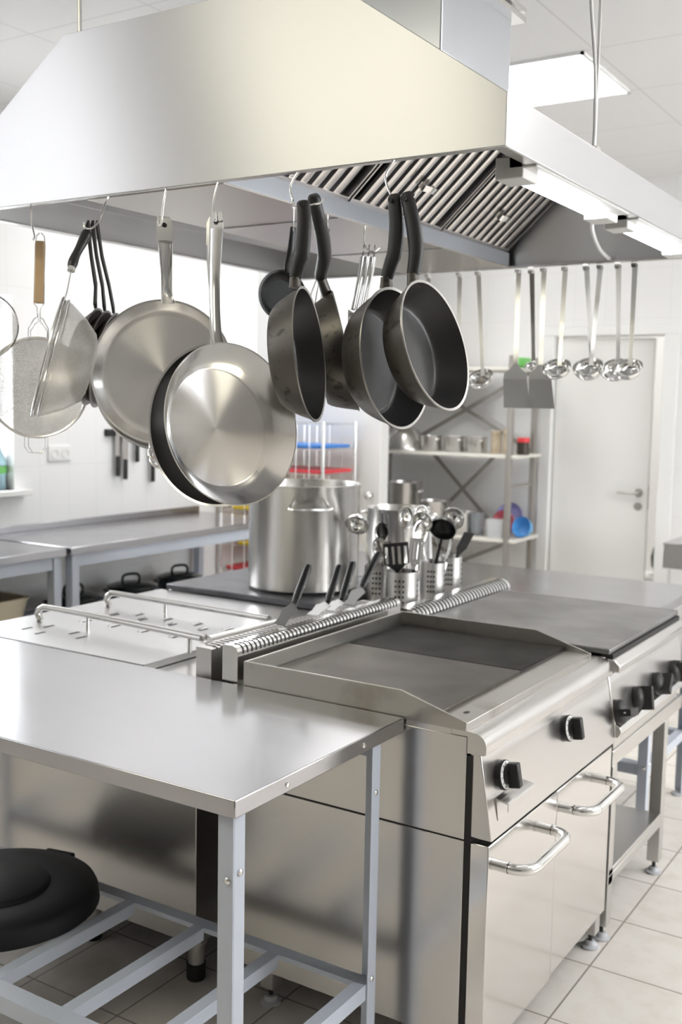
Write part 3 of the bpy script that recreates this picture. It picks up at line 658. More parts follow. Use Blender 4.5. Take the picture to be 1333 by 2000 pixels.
def slot_turner_up(label, base, top, roll, m='black', bl=.10, bw=.075):
    t, L = utensil('slotted_turner', label, 'turner', base, top, roll)
    mb(m).ribbon([(0, 0, 0), (0, 0, L * .5), (0, 0, L - bl)], (1, 0, 0), [.018, .014, .012], .006).build('handle', parent=t)
    b = mb(m); w2 = bw / 2; ns = 4; sw = .005
    z0, z1 = L - bl, L
    xs = [-w2 * .8 + i * (w2 * 1.6) / (2 * ns) for i in range(2 * ns + 1)]
    b.prism([(-.008, z0 - .012), (.008, z0 - .012), (w2 * .85, z0 + .015), (-w2 * .85, z0 + .015)], 'y', -.001, .001)
    b.box(-w2, w2, -.001, .001, z1 - .014, z1)
    for i in range(2 * ns + 1):
        if i % 2 == 0:
            x = -w2 + (i / (2 * ns)) * 2 * w2; b.box(max(-w2, x - .0055), min(w2, x + .0055), -.001, .001, z0 + .015, z1 - .014)
    b.build('blade', parent=t, smooth=False)
def whisk_up(label, base, top, roll):
    t, L = utensil('whisk', label, 'whisk', base, top, roll)
    mb('bright').tube([(0, 0, 0), (0, 0, L * .45)], .008, 10).build('handle', parent=t)
    b = mb('bright')
    for k in range(5):
        T = Matrix.Rotation(R(36 * k), 4, 'Z'); z0 = L * .45
        b.tube(smooth_path([(.004, 0, z0), (.022, 0, z0 + (L - z0) * .5), (.026, 0, z0 + (L - z0) * .78), (.012, 0, L - .004), (-.012, 0, L - .004), (-.026, 0, z0 + (L - z0) * .78), (-.022, 0, z0 + (L - z0) * .5), (-.004, 0, z0)], 4), .0012, 6, T=T)
    b.build('wires', parent=t)
def tongs_up(label, base, top, roll):
    t, L = utensil('tongs', label, 'tongs', base, top, roll)
    for s in (-1, 1): mb('bright').ribbon([(s * .004, 0, 0), (s * .012, 0, L * .5), (s * .014, 0, L * .8), (s * .006, 0, L)], (0, 1, 0), [.014, .014, .018, .012], .0018).build('arm', parent=t)
h0, h1, h2, h3 = holders
def inh(h, dx, dy, z=.012): return (h[0] + dx, h[1] + dy, .851 + z)
slot_turner_up('dark slotted turner leaning forward in the front holder', inh(h0, -.02, .02), (-1.72, 3.06, 1.091), -58, 'blackm', .10, .085)
spoon_up('wide steel serving spoon at the left rim of the front holder', inh(h0, -.02, -.01), (-1.79, 3.08, 1.071), 110)
slot_turner_up('black slotted turner standing upright and edge-on behind the serving spoon', inh(h0, -.03, .02), (-1.845, 3.22, 1.167), 20, 'black', .10, .06)
tongs_up('shiny steel tongs standing tall in the front holder', inh(h0, .0, .03), (-1.79, 3.20, 1.153), 122)
spoon_up('steel spoon with a rounded bowl turned away, right of the tongs', inh(h0, .03, .01), (-1.70, 3.20, 1.124), 150)
slot_turner_up('steel fork-like slotted turner right of the dark slotted turner', inh(h0, .02, .02), (-1.675, 3.13, 1.104), -45, 'bright', .09, .05)
ladle_up('steel ladle bent over the holder beside the stock pot', inh(h1, .0, .0), (-1.925, 3.17, 1.135), 100, 'bright', .042)
slot_turner_up('thin black slotted turner seen edge-on, tallest in the holder beside the stock pot', inh(h1, .02, .0), (-1.855, 3.20, 1.175), 32, 'black', .095, .055)
spoon_up('narrow steel spoon standing in the holder beside the stock pot', inh(h1, .02, .01), (-1.87, 3.23, 1.107), 120)
ladle_up('black ladle hanging its wide bowl over the third holder', inh(h2, -.01, -.01), (-1.685, 3.35, 1.124), 110, 'black', .048, 'black')
ladle_up('bright steel ladle behind the black ladle', inh(h2, .015, .02), (-1.70, 3.47, 1.135), 100, 'bright', .042)
ladle_up('small steel ladle left of the black ladle in the third holder', inh(h2, -.01, .01), (-1.745, 3.36, 1.127), 150, 'bright', .032)
whisk_up('tall steel whisk at the back of the third holder', inh(h2, -.015, .015), (-1.85, 3.45, 1.167), 0)
slot_turner_up('dark turner leaning far right out of the furthest holder', inh(h3, -.034, -.005), (-1.672, 3.53, 1.085), -30, 'blackm', .09, .045)
spoon_up('tall steel spoon behind the dark slotted turner, left of its twin', inh(h0, .0, .035), (-1.79, 3.255, 1.165), 100)
spoon_up('tall steel spoon behind the dark slotted turner, right of its twin', inh(h0, .015, .03), (-1.735, 3.27, 1.170), 140)
ladle_up('steel ladle with its bowl over the back rim of the front holder', inh(h0, .03, .02), (-1.70, 3.235, 1.140), 95, 'bright', .038)
tongs_up('steel tongs standing in the furthest holder behind the ladles', inh(h3, -.01, .0), (-1.82, 3.55, 1.127), 122)

# four turners standing in the gap between the vent risers
def grill_turner(label, top, mid, tip, w_=.075):
    t = thing('grill_turner', label, 'turner', tip, group='grill turners between the vent risers')
    tp, md = Vector(top) - Vector(tip), Vector(mid) - Vector(tip)
    d = (tp - md).normalized()
    hd = mb('black').tube([md + d * q * (tp - md).length for q in (0, .12, .5, .9, 1.0)], [.009, .012, .0125, .0125, .009], 12, flat=.72, up=(0, 1, 0)).build('handle', parent=t)
    rv = mb('bright')
    for q in (.15, .42):
        c = md + d * q * (tp - md).length; rv.tube([c + Vector((.0098, 0, 0)), c + Vector((.0128, 0, 0))], .0025, 10)
    rv.build('rivet', parent=t)
    b = mb('turner_steel'); b.ribbon([md + d * .06, md, md * .8 + Vector((0, 0, 0)), md * .72], (1, 0, .0), [.014, .018, .03, .05], .0016)
    b.ribbon([md * .72, md * .3, Vector((0, 0, .0))], (1, 0, 0), [.05, w_, w_ + .006], .0014)
    b.build('blade', parent=t)
grill_turner('black-handled steel turner nearest the camera, standing between the vent risers', (-1.665, 2.466, 1.092), (-1.665, 2.398, .995), (-1.664, 2.325, .945), .034)
grill_turner('second black-handled turner from the camera between the vent risers', (-1.665, 2.629, 1.072), (-1.665, 2.568, .972), (-1.664, 2.485, .945), .034)
grill_turner('third black-handled turner from the camera, crossing the second one', (-1.665, 2.704, 1.073), (-1.665, 2.645, .968), (-1.664, 2.57, .945), .034)
grill_turner('furthest black-handled turner, leaning in front of the utensil holders', (-1.665, 2.857, 1.084), (-1.665, 2.762, .992), (-1.664, 2.68, .945), .034)

# ------------------------------------------------------------------ hooks and hanging pans
def hook(label, pts, r=.0022):
    o = mb('wire').tube(smooth_path(pts, 6), r, 8).build('wire_hook')
    return tag(o, label, 'hook', 'wire hooks on the hood rim')
def pan_body(R_, rb, h, out, inn, rim, base=None, th=.003):
    rc = .012
    outer = [(0, -h), (rb * .96, -h)] + [(rb + (R_ - rb) * q, -h + .004 + (h - .004) * q ** 1.25) for q in (0, .12, .3, .6, 1)]
    prof = outer + [(R_ + .0025, .0), (R_ + .002, .0025), (R_ - .003, .0015)] + [(rb - th + (R_ - rb) * q, -h + .006 + (h - .006) * q ** 1.25) for q in (.95, .6, .3, .12, .02)] + [(rb * .90, -h + .0045), (0, -h + .0045)]
    ms = [base or out, out] + [out] * 4 + [rim] * 3 + [inn] * 6 + [inn] * 4
    ms = ms[:len(prof) - 1]
    ms[-1] = base or inn
    return MB().lathe(prof, 72, mats=ms)
def place_pan(name, label, c, n, up=(0, 0, 1), group=None):
    return thing(name, label, 'pan', c, frame(n, up), group)
def nearer(p, k): return (p[0] * k, p[1] * k, 1.55 + (p[2] - 1.55) * k)
def black_pan(label, c, az, tilt, R_, rb, h, path, flipside=False):
    n = ndir(az, tilt); t = place_pan('frying_pan', label, c, n, group='black nonstick frying pans')
    pan_body(R_, rb, h, 'nonstick_out', 'nonstick_in', 'rimwear').build('pan_body', parent=t)
    inv = t.matrix_world.inverted()
    L = [inv @ Vector(p) for p in path]
    nk = mb('nonstick_out').tube([L[0], L[0].lerp(L[1], .6), L[1]], [.0165, .0150, .0145], 14, flat=.75, up=(0, 0, 1)).build('handle_neck', parent=t)
    P_ = smooth_path(L[1:], 6); k = len(P_)
    rs = [.0130 + .0022 * math.sin(PI * i / (k - 1)) for i in range(k)]; rs[-1] = .0095
    hd = mb('blackm').tube(P_, rs, 16, flat=.82, up=(1, 0, 0)).build('handle', parent=t)
    e = P_[-3]
    mb('slot').tube([e + Vector((-.0165, 0, 0)), e + Vector((.0165, 0, 0))], .0045, 12).build('hanging_hole', parent=hd)
    return t
black_pan('deep black nonstick frying pan rightmost of the hanging row, its inside facing right', (-.9346, 1.80, 1.6617), 0, 15, .1248, .096, .060,
          [(-.985, 1.8, 1.772), (-.987, 1.8, 1.797), (-.982, 1.8, 1.835), (-.985, 1.8, 1.867), (-.992, 1.8, 1.90), (-1.006, 1.8, 1.949)])
black_pan('deep black nonstick frying pan second from right, partly behind the rightmost one', (-1.0188, 1.80, 1.638), 0, 6, .1346, .104, .062,
          [(-1.045, 1.8, 1.772), (-1.045, 1.8, 1.793), (-1.035, 1.8, 1.822), (-1.029, 1.8, 1.838), (-1.026, 1.8, 1.87), (-1.027, 1.8, 1.902), (-1.033, 1.8, 1.948)])
black_pan('scratched black frying pan leftmost of the four, seen edge-on beside the steel pans', (-1.186, 1.746, 1.6446), 21, 6.5, .131, .102, .058,
          [nearer(p, .97) for p in ((-1.26, 1.80, 1.782), (-1.26, 1.80, 1.803), (-1.25, 1.80, 1.834), (-1.244, 1.80, 1.85), (-1.241, 1.80, 1.884), (-1.24, 1.80, 1.918), (-1.244, 1.80, 1.954))])
black_pan('brownish worn frying pan showing its outer wall, between the other black pans', nearer((-1.162, 1.84, 1.655), 1.09), 33, 14, .133, .107, .064,
          [(-1.302, 1.982, 1.788)] + [nearer(p, k) for p, k in (((-1.197, 1.80, 1.800), 1.085), ((-1.197, 1.80, 1.809), 1.08), ((-1.192, 1.80, 1.83), 1.065), ((-1.19, 1.80, 1.847), 1.055), ((-1.195, 1.80, 1.881), 1.035), ((-1.205, 1.80, 1.916), 1.015), ((-1.219, 1.80, 1.964), 1.0))])

def strap_handle(t, path_local, wmax=.036, hole=True):
    """pressed steel strap: hollow channel, flat eye at the end"""
    P_ = smooth_path(path_local, 6); n = len(P_)
    ws = [wmax * (.9 - .30 * math.sin(PI * min(1, i / (n * .8)))) for i in range(n)]
    ws = [.027 + .010 * abs(2 * (i / (n - 1)) - .75) ** 1.2 for i in range(n)]
    hd = mb('bright'); rr = [w_ / 2 for w_ in ws]; fl = .45
    hd.tube(P_[:int(n * .84)], rr[:int(n * .84)], 14, flat=.42, up=(0, 0, 1))
    a = P_[int(n * .84) - 2]; e = P_[-1]; d = (e - a).normalized(); wv = Vector((1, 0, 0)); nn = d.cross(wv).normalized()
    Lx = (e - a).length; hw = .018; pts = [(-.011, 0), (.011, 0), (hw, Lx * .25), (hw, Lx - .012), (hw - .007, Lx), (-hw + .007, Lx), (-hw, Lx - .012), (-hw, Lx * .25)]
    vs = [a + wv * x + d * y + nn * s for s in (-.0012, .0012) for x, y in pts]; k = len(pts)
    hd.add(vs, [tuple(range(k)), tuple(range(2 * k - 1, k - 1, -1))] + [(i, (i + 1) % k, k + (i + 1) % k, k + i) for i in range(k)])
    o = hd.build('handle', parent=t)
    if hole:
        c = a + d * (Lx - .020); mb('slot').tube([c - nn * .0018, c + nn * .0018], .0062, 16).build('hanging_hole', parent=o)
    return o
def steel_pan(label, c, n, R_, rb, h, path, inn='pan_radial', out='pan_wall', base='pan_radial', loop=False, up=(0, 0, 1)):
    t = place_pan('frying_pan', label, c, n, up, group='steel frying pans on the hood rim')
    pan_body(R_, rb, h, out, inn, 'bright', base).build('pan_body', parent=t)
    inv = t.matrix_world.inverted()
    if path: strap_handle(t, [inv @ Vector(p) for p in path])
    if loop:
        q = mb('bright').tube(smooth_path([(-.026, -R_ + .01, -.012), (-.026, -R_ - .008, -.010), (-.024, -R_ - .030, .0), (-.008, -R_ - .042, .004), (.018, -R_ - .042, .004), (.030, -R_ - .03, .0), (.032, -R_ - .008, -.010), (.032, -R_ + .01, -.012)], 5), .0042, 10).build('loop_handle', parent=t)
    return t
n1 = -ndir(-88.4, -8)
steel_pan('large steel frying pan in front, its brushed round base facing the camera', (-1.432, 1.80, 1.4985), n1, .1745, .129, .042,
          [(-1.448, 1.786, 1.662), (-1.452, 1.781, 1.70), (-1.457, 1.783, 1.80), (-1.461, 1.792, 1.89), (-1.464, 1.798, 1.948)], up=(.04, 0, 1))
steel_pan('dark-lined steel frying pan tucked close behind the large front steel pan', (-1.527, 1.868, 1.495), ndir(-86, 0), .181, .15, .042,
          [(-1.520, 1.868, 1.668), (-1.510, 1.85, 1.75), (-1.500, 1.83, 1.85), (-1.492, 1.822, 1.945)], 'nonstick_in', 'pan_wall', None)
steel_pan('wide shallow steel pan left of the front pan, its bright inside facing the camera', (-1.7395, 1.932, 1.6174), ndir(-62, 5.5), .1717, .152, .026,
          [(-1.733, 1.946, 1.782), (-1.722, 1.93, 1.81), (-1.672, 1.87, 1.88), (-1.628, 1.815, 1.954)], loop=True)
steel_pan('second shallow steel pan nested behind the wide shallow one', (-1.768, 1.968, 1.600), ndir(-62, 5.5), .1717, .150, .028, None, loop=True)
hook('wire hook holding the two steel pans with long strap handles', [(-1.467, 1.812, 2.023), (-1.468, 1.806, 2.012), (-1.473, 1.80, 1.98), (-1.475, 1.798, 1.95), (-1.470, 1.797, 1.934), (-1.457, 1.79, 1.930), (-1.445, 1.775, 1.945)])
hook('wire hook holding the wide shallow steel pan', [(-1.618, 1.813, 2.023), (-1.614, 1.806, 2.012), (-1.618, 1.80, 1.97), (-1.622, 1.80, 1.938), (-1.628, 1.80, 1.934), (-1.633, 1.80, 1.952)])
hook('wire hook of the two right-hand black frying pans', [(-1.035, 1.812, 2.022), (-1.040, 1.806, 2.012), (-1.052, 1.80, 1.985), (-1.045, 1.80, 1.958), (-1.03, 1.80, 1.938), (-1.01, 1.80, 1.934), (-.99, 1.80, 1.94), (-.988, 1.80, 1.948)])
hook('wire hook of the two left-hand black frying pans', [(-1.252, 1.812, 2.022), (-1.262, 1.806, 2.012), (-1.275, 1.80, 1.985), (-1.268, 1.80, 1.955), (-1.24, 1.765, 1.935), (-1.205, 1.75, 1.932), (-1.185, 1.77, 1.94), (-1.19, 1.80, 1.953)])
hook('wire hook holding the fine conical sieve and the dark pans', [(-1.800, 1.812, 2.022), (-1.788, 1.806, 2.012), (-1.796, 1.80, 1.99), (-1.812, 1.80, 1.958), (-1.835, 1.80, 1.942), (-1.858, 1.80, 1.945), (-1.862, 1.80, 1.958)])
hook('wire hook holding the wood-handled sieve', [(-2.046, 1.812, 2.022), (-2.046, 1.806, 2.012), (-2.06, 1.82, 1.975), (-2.085, 1.85, 1.948), (-2.10, 1.86, 1.940), (-2.105, 1.866, 1.950)])

# sieves
def ring(b, R_, r, seg=64, z=0, T=None, sq=None):
    b.tube([(R_ * math.cos(2 * PI * i / seg), R_ * math.sin(2 * PI * i / seg), z) for i in range(seg)], r, 8, closed=True, T=T)
t = thing('sieve', 'large round wire sieve with a flat wooden handle, hanging at the left', 'sieve', (-2.204, 1.96, 1.577), frame(ndir(-52, 3), (.2, -.22, 1)))
b = mb('wire'); ring(b, .131, .004); ring(b, .1305, .0025, z=-.010); b.build('rim', parent=t)
prf = [(.129 * math.cos(R(a)), -.085 * math.sin(R(a))) for a in range(0, 91, 9)]; prf[-1] = (0, prf[-1][1])
mb('mesh').lathe(prf, 64).build('mesh_bowl', parent=t)
b = mb('wire')
for s in (-1, 1):
    b.tube([(s * .026, .127, .003), (s * .026, .155, .003), (s * .012, .180, .003), (s * .004, .186, .003), (s * .004, .210, .003), (s * .013, .222, .003), (s * .013, .372, .003), (s * .010, .398, .003), (s * .002, .406, .003)], .0014, 6)
    b.tube([(s * .022, .127, -.007), (s * .022, .150, -.007), (s * .010, .168, -.003), (s * .003, .174, -.003), (s * .003, .20, -.003)], .0014, 6)
b.build('wire_frame', parent=t); b = mb('wire')
for q, zz in ((.030, 0.0), (.022, -.012)):
    b.tube([(-q, -.125, zz), (-q, -.157, zz), (-q + .012, -.173, zz), (q - .012, -.173, zz), (q, -.157, zz), (q, -.125, zz)], .0014, 6)
b.build('rest_loop', parent=t)
mb('wood').prism(rbox2(-.012, .012, .222, .385, .004, 3), 'z', -.006, .008).build('handle', parent=t, bevel=.003)
t = thing('sieve', 'fine conical sieve with a black handle, tilted in front of the wood-handled sieve', 'sieve', (-1.841, 1.67, 1.6405), frame(ndir(-134, 15), (-.25, .28, 1)))
b = mb('wire'); ring(b, .137, .0035); ring(b, .1355, .002, z=-.012); b.build('rim', parent=t)
mb('mesh_fine').lathe([(.135, 0), (.130, -.02), (.105, -.060), (.080, -.088), (.056, -.098), (0, -.102)], 64).build('mesh_cone', parent=t)
b = mb('wire'); b.ribbon([(0, .132, 0), (0, .17, .0), (0, .225, .004)], (1, 0, 0), [.014, .010, .006], .003); b.build('handle_wire', parent=t)
mb('bright').tube([(0, .222, .004), (0, .234, .005)], .009, 12).build('ferrule', parent=t)
mb('black').tube(smooth_path([(0, .232, .005), (0, .26, .004), (0, .295, -.002), (0, .322, -.006), (0, .334, -.008)], 5), [.0095, .0105, .0115, .0115, .011, .0105, .010, .010, .010, .0105, .011, .0115, .012, .012, .012, .0125, .0125, .012, .011, .010, .006], 12).build('handle', parent=t)
t = thing('sieve', 'round drum sieve cut off by the left picture edge, hanging behind the others', 'sieve', (-2.246, 1.825, 1.732), frame(ndir(-40, 0), (0, 0, 1)))
b = mb('bright'); b.lathe([(.080, 0), (.082, .003), (.085, 0), (.084, -.03), (.081, -.03)], 64, closed=True); b.build('rim', parent=t)
mb('mesh_fine').lathe([(.080, -.022), (0, -.022)], 48).build('mesh_sheet', parent=t)
b = mb('wire').tube([(0, .083, 0), (0, .23, 0), (0, .268, .003), (.004, .278, .003)], .0025, 8); b.build('handle_wire', parent=t)
# three dark carbon-steel pans
lbl = ('dark carbon-steel pan nearest the fine sieve, seen edge-on', 'middle one of the three thin dark carbon-steel pans', 'dark carbon-steel pan furthest back of three, touching the shallow steel pan')
for i in range(3):
    n = ndir(32, -14); c = Vector((-2.045, 1.988, 1.6612)) + n * (.024 * i); up = Vector((.205, .128, .970))
    t = place_pan('frying_pan', lbl[i], c, n, group='thin dark carbon-steel pans')
    pan_body(.1235, .090, .030, 'carbon', 'carbon', 'rimwear').build('pan_body', parent=t)
    inv = t.matrix_world.inverted(); o_ = Vector((.006 * i, .004 * i, 0))
    p0 = c + up * .1215 - n * .008
    pt = [inv @ Vector(p) for p in (p0, p0 + Vector((-.002, 0, .016)), (-1.966 + .014 * i, 1.94 + .009 * i, 1.832), (-1.930 + .011 * i, 1.89 + .007 * i, 1.895), (-1.876 + .009 * i, 1.826 + .006 * i, 1.962))]
    mb('blackm').ribbon(pt, inv.to_3x3() @ Vector((-.53, .848, 0)), [.014, .014, .013, .014, .016], .005).build('handle', parent=t)

# things hanging from the grease channel
t = place_pan('frying_pan', 'small black pan with a dark handle hanging behind the black frying pans', (-1.585, 2.21, 1.818), ndir(-35, 4), group=None)
pan_body(.062, .046, .022, 'black', 'black', 'black').build('pan_body', parent=t)
inv = t.matrix_world.inverted(); mb('black').tube([inv @ Vector(p) for p in ((-1.575, 2.21, 1.875), (-1.565, 2.20, 1.89), (-1.553, 2.20, 1.93), (-1.548, 2.20, 1.983))], [.006, .009, .010, .008], 10, flat=.6).build('handle', parent=t)
hook('wire hook holding the small black pan under the hood', [(-1.548, 2.2, 2.012), (-1.548, 2.2, 1.985), (-1.545, 2.195, 1.972), (-1.54, 2.19, 1.98)])
t = thing('whisk', 'hanging wire whisk with a dark handle beside the small black pan', 'whisk', (-1.495, 2.27, 1.985), frame((-.12, 0, -1), (0, 1, 0)))
mb('black').tube([(0, 0, 0), (0, 0, .10)], .008, 10).build('handle', parent=t)
b = mb('wire')
for k in range(5):
    b.tube(smooth_path([(.004, 0, .10), (.022, 0, .17), (.024, 0, .21), (.01, 0, .24), (-.01, 0, .24), (-.024, 0, .21), (-.022, 0, .17), (-.004, 0, .10)], 4), .0012, 6, T=Matrix.Rotation(R(36 * k), 4, 'Z'))
b.build('wires', parent=t)
hook('wire hook holding the whisk under the hood', [(-1.493, 2.27, 2.012), (-1.493, 2.27, 1.99), (-1.495, 2.267, 1.978), (-1.50, 2.265, 1.985)])
for i, lb in enumerate(('steel pan hanging behind the black pans, nearest of three on one hook', 'middle steel pan of three hanging on the hook behind the black pans', 'furthest of three steel pans on the hook behind the black pans')):
    n = ndir(-150, -4); c = Vector((-1.525 + .016 * i, 2.45 + .02 * i, 1.668))
    t = place_pan('frying_pan', lb, c, n, group='steel pans under the grease channel')
    pan_body(.132, .11, .035, 'pan_wall', 'pan_wall', 'bright').build('pan_body', parent=t)
    inv = t.matrix_world.inverted(); o_ = Vector((.010 * i, .012 * i, 0))
    strap_handle(t, [inv @ (Vector(p) + o_) for p in ((-1.525, 2.45, 1.80), (-1.512, 2.45, 1.86), (-1.500, 2.45, 1.92), (-1.494, 2.45, 1.97))])
hook('wire hook holding three steel pans behind the black pans', [(-1.493, 2.45, 2.012), (-1.493, 2.45, 1.975), (-1.487, 2.462, 1.957), (-1.478, 2.478, 1.955), (-1.47, 2.49, 1.965)])

# ladles and turners on the far rim
def hang_ladle(label, x, ztop, zb, lean, r=.043, tw=0):
    y = HY1 + .012
    t = thing('ladle', label, 'ladle', (x, y, ztop), Matrix.Rotation(R(lean), 3, 'Y') @ Matrix.Rotation(R(tw), 3, 'X'), 'ladles on the far hood rim')
    L = ztop - zb
    mb('bright').ribbon([(0, -.013, -.022), (0, -.017, -.016), (0, -.015, -.011), (0, -.008, -.0098), (0, -.001, -.012), (0, .0, -.02), (0, -.002, -L * .5), (0, -.004, -L + .07), (0, -.004, -L + .035)], (1, 0, 0), [.015, .016, .017, .018, .018, .018, .0145, .013, .016], .0025).build('handle', parent=t)
    T = Matrix.Translation((0, -.034, -L + .030)) @ Matrix.Rotation(R(40), 4, 'X') @ Matrix.Diagonal((1.15, 1.1, .85, 1)).to_4x4()
    mb('bright').lathe([(r * math.sin(R(a)), -r * math.cos(R(a))) for a in range(0, 91, 9)] + [((r - .0015) * math.sin(R(a)), -(r - .0015) * math.cos(R(a))) for a in range(90, -1, -9)], 36, T).build('bowl', parent=t)
    return t
for x, lean, lb, zb in ((-1.054, 0, 'rightmost steel ladle on the far hood rim', 1.650), (-1.108, 0, 'second steel ladle from the right, overlapped by the rightmost one', 1.650),
                    (-1.166, 3.0, 'third steel ladle from the right, leaning onto its left neighbour', 1.653), (-1.214, -3.0, 'fourth steel ladle from the right, leaning behind the third', 1.652),
                    (-1.285, 1, 'steel ladle hanging alone just right of the wide turners', 1.652), (-1.599, -5, 'steel ladle nearest the rightmost black pan, leaning to the right', 1.617),
                    (-1.669, -1, 'steel ladle half hidden behind the rightmost black pan', 1.617), (-1.791, 0, 'steel ladle mostly hidden behind the black pans', 1.62)):
    hang_ladle(lb, x, 2.018, zb, lean, tw=8 if x in (-1.108, -1.214) else 0)
def hang_turner(label, x, lean, wb, zb=1.541):
    y = HY1 + .012; t = thing('wide_turner', label, 'turner', (x, y, 2.015), Matrix.Rotation(R(lean), 3, 'Y'), 'wide turners on the far hood rim')
    L = 2.015 - zb
    mb('bright').ribbon([(0, -.013, -.019), (0, -.017, -.013), (0, -.015, -.008), (0, -.008, -.0068), (0, -.001, -.009), (0, 0, -.02), (0, 0, -L * .5), (0, 0, -L + .15)], (1, 0, 0), [.016, .017, .018, .018, .019, .018, .016, .018], .0025).build('handle', parent=t)
    b = mb('dark_blade').prism([(-.009, -L + .155), (.009, -L + .155), (.016, -L + .14), (wb * .42, -L + .122), (wb * .44, -L + .10), (-wb * .44, -L + .10), (-wb * .42, -L + .122), (-.016, -L + .14)], 'y', -.001, .001)
    T = Matrix.Translation((0, 0, -L + .10)) @ Matrix.Rotation(R(14), 4, 'X')
    b.prism([(-wb * .44, 0), (wb * .44, 0), (wb * .5, -.098), (-wb * .5, -.098)], 'y', -.001, .001, T)
    b.build('blade', parent=t, bevel=0)
hang_turner('wide steel turner hanging left of its near twin over the doorway', -1.449, 0, .098)
hang_turner('wide steel turner hanging right of its twin, beside the lone ladle', -1.359, 0, .092)
hang_ladle('long slim steel utensil hanging between the two wide turners', -1.403, 2.016, 1.66, 0, .018, 9)

# ------------------------------------------------------------------ left wall counter
def side_counter(y0, y1, label, legs):
    t = thing('side_counter', label, 'counter', (-3.93, (y0 + y1) / 2, 0), group='steel counters along the left wall')
    b = mb('top').box(-4.25, -3.61, y0, y1, .835, .87); P(b.build('worktop', bevel=.003), t)
    P(mb('top').box(-4.255, -4.235, y0, y1, .8705, .905).build('backsplash', bevel=.002), t)
    P(mb('paint').box(-3.66, -3.63, y0 + .06, y1 - .06, .775, .834).box(-4.22, -4.19, y0 + .06, y1 - .06, .775, .834).build('apron', bevel=.001), t)
    for y in legs:
        for x in (-3.645, -4.20): P(mb('paint').box(x - .022, x + .022, y - .022, y + .022, 0, .834).build('leg', bevel=.001), t)
    P(mb('paint').box(-4.23, -3.80, y0 + .05, y1 - .05, .44, .46).build('lower_shelf', bevel=.001), t)
side_counter(1.2, 3.372, 'nearer steel counter along the left wall, below the window', (1.28, 3.33))
side_counter(3.40, 5.05, 'further steel counter along the left wall, ending by the board rack', (3.44, 5.0))
for x, y, lb in ((-4.02, 4.22, 'black lidded pot with an arched handle, middle of the further counter shelf'), (-4.02, 4.62, 'black lidded pot furthest along the further counter shelf, by the rack'), (-4.02, 3.80, 'black lidded pot at the near end of the further counter shelf'), (-4.13, 3.23, 'small black lidded pot at the far end of the nearer counter shelf, behind the legs')):
    pot('lidded_pot', lb, (x, y, .4615), .05 if x < -4.1 else .125, .075, 'enamel', 'black lidded pots under the counters', (70, 250), .8, True, 40)
t = thing('tub', 'cream plastic tub on the shelf under the nearer counter', 'tub', (-3.90, 3.02, .4615))
b = mb('cream'); o_ = rbox2(-.16, .16, -.26, .26, .05); i_ = rbox2(-.15, .15, -.25, .25, .045); n = len(o_)
b.add([(x * .85, y * .85, 0) for x, y in o_] + [(x, y, .17) for x, y in o_] + [(x * 1.05, y * 1.05, .185) for x, y in o_] + [(x, y, .185) for x, y in i_] + [(x * .85, y * .85, .01) for x, y in i_],
      [tuple(range(n))[::-1], tuple(range(4 * n, 5 * n))] + [(k * n + i, k * n + (i + 1) % n, (k + 1) * n + (i + 1) % n, (k + 1) * n + i) for k in range(4) for i in range(n)])
b.build('tub_body', parent=t)

# window sill bottles, socket, knives
for y, lb in ((3.585, 'clear plastic bottle with a green label at the window sill end'), (3.49, 'second clear plastic bottle on the window sill, left of the first')):
    t = thing('water_bottle', lb, 'bottle', (-4.32, y, 1.086), group='bottles on the window sill')
    mb('bottle').lathe([(0, 0), (.034, 0), (.037, .01), (.035, .07), (.037, .12), (.036, .15), (.014, .20), (.0135, .215), (0, .215)], 28).build('bottle_body', parent=t)
    mb('green').lathe([(.0375, .082), (.0382, .084), (.0382, .116), (.0375, .118)], 28).build('paper_label', parent=t)
    mb('whitepaint').lathe([(.016, .212), (.016, .23), (0, .231)], 20).build('cap', parent=t)
t = thing('wall_socket', 'white double wall socket on the tiles below the sieves', 'socket', (-4.26, 3.93, 1.26))
mb('white').box(0, .010, -.078, .078, -.042, .042).build('cover', parent=t, bevel=.004)
for y in (-.037, .037): mb('white').lathe([(.026, 0), (.026, .004), (.020, .004), (.019, -.006), (0, -.006)], 24, Matrix.Translation((.010, y, 0)) @ frame((1, 0, 0), (0, 0, 1)).to_4x4()).use('slot').box(.0045, .006, y - .010, y - .004, -.003, .003).box(.0045, .006, y + .004, y + .010, -.003, .003).build('outlet', parent=t)
o = mb('black').box(-4.258, -4.235, 4.26, 4.75, 1.345, 1.385).build('knife_strip', bevel=.006)
tag(o, 'black magnetic knife strip on the left wall behind the steel pans', 'knife strip')
for y, bl, hl, bw, lb in ((4.335, .10, .115, .028, 'kitchen knife leftmost on the magnetic strip'), (4.395, .12, .115, .045, 'broad kitchen knife second on the magnetic strip'), (4.49, .02, .12, .03, 'knife with a dark green handle third on the magnetic strip'), (4.62, .14, .12, .035, 'kitchen knife hidden behind the steel pans on the strip')):
    t = thing('kitchen_knife', lb, 'knife', (-4.229, y, 1.365), group='knives on the magnetic strip')
    mb('steel').prism([(-bw / 2, .02), (bw / 2, -.0), (bw / 2, -bl - .03), (-bw / 2, -bl - .03)], 'x', -.002, .001).build('blade', parent=t)
    mb('enamel' if 'green' in lb else 'black').box(-.006, .008, -.014, .014, -bl - .03 - hl, -bl - .03).build('handle', parent=t, bevel=.004)

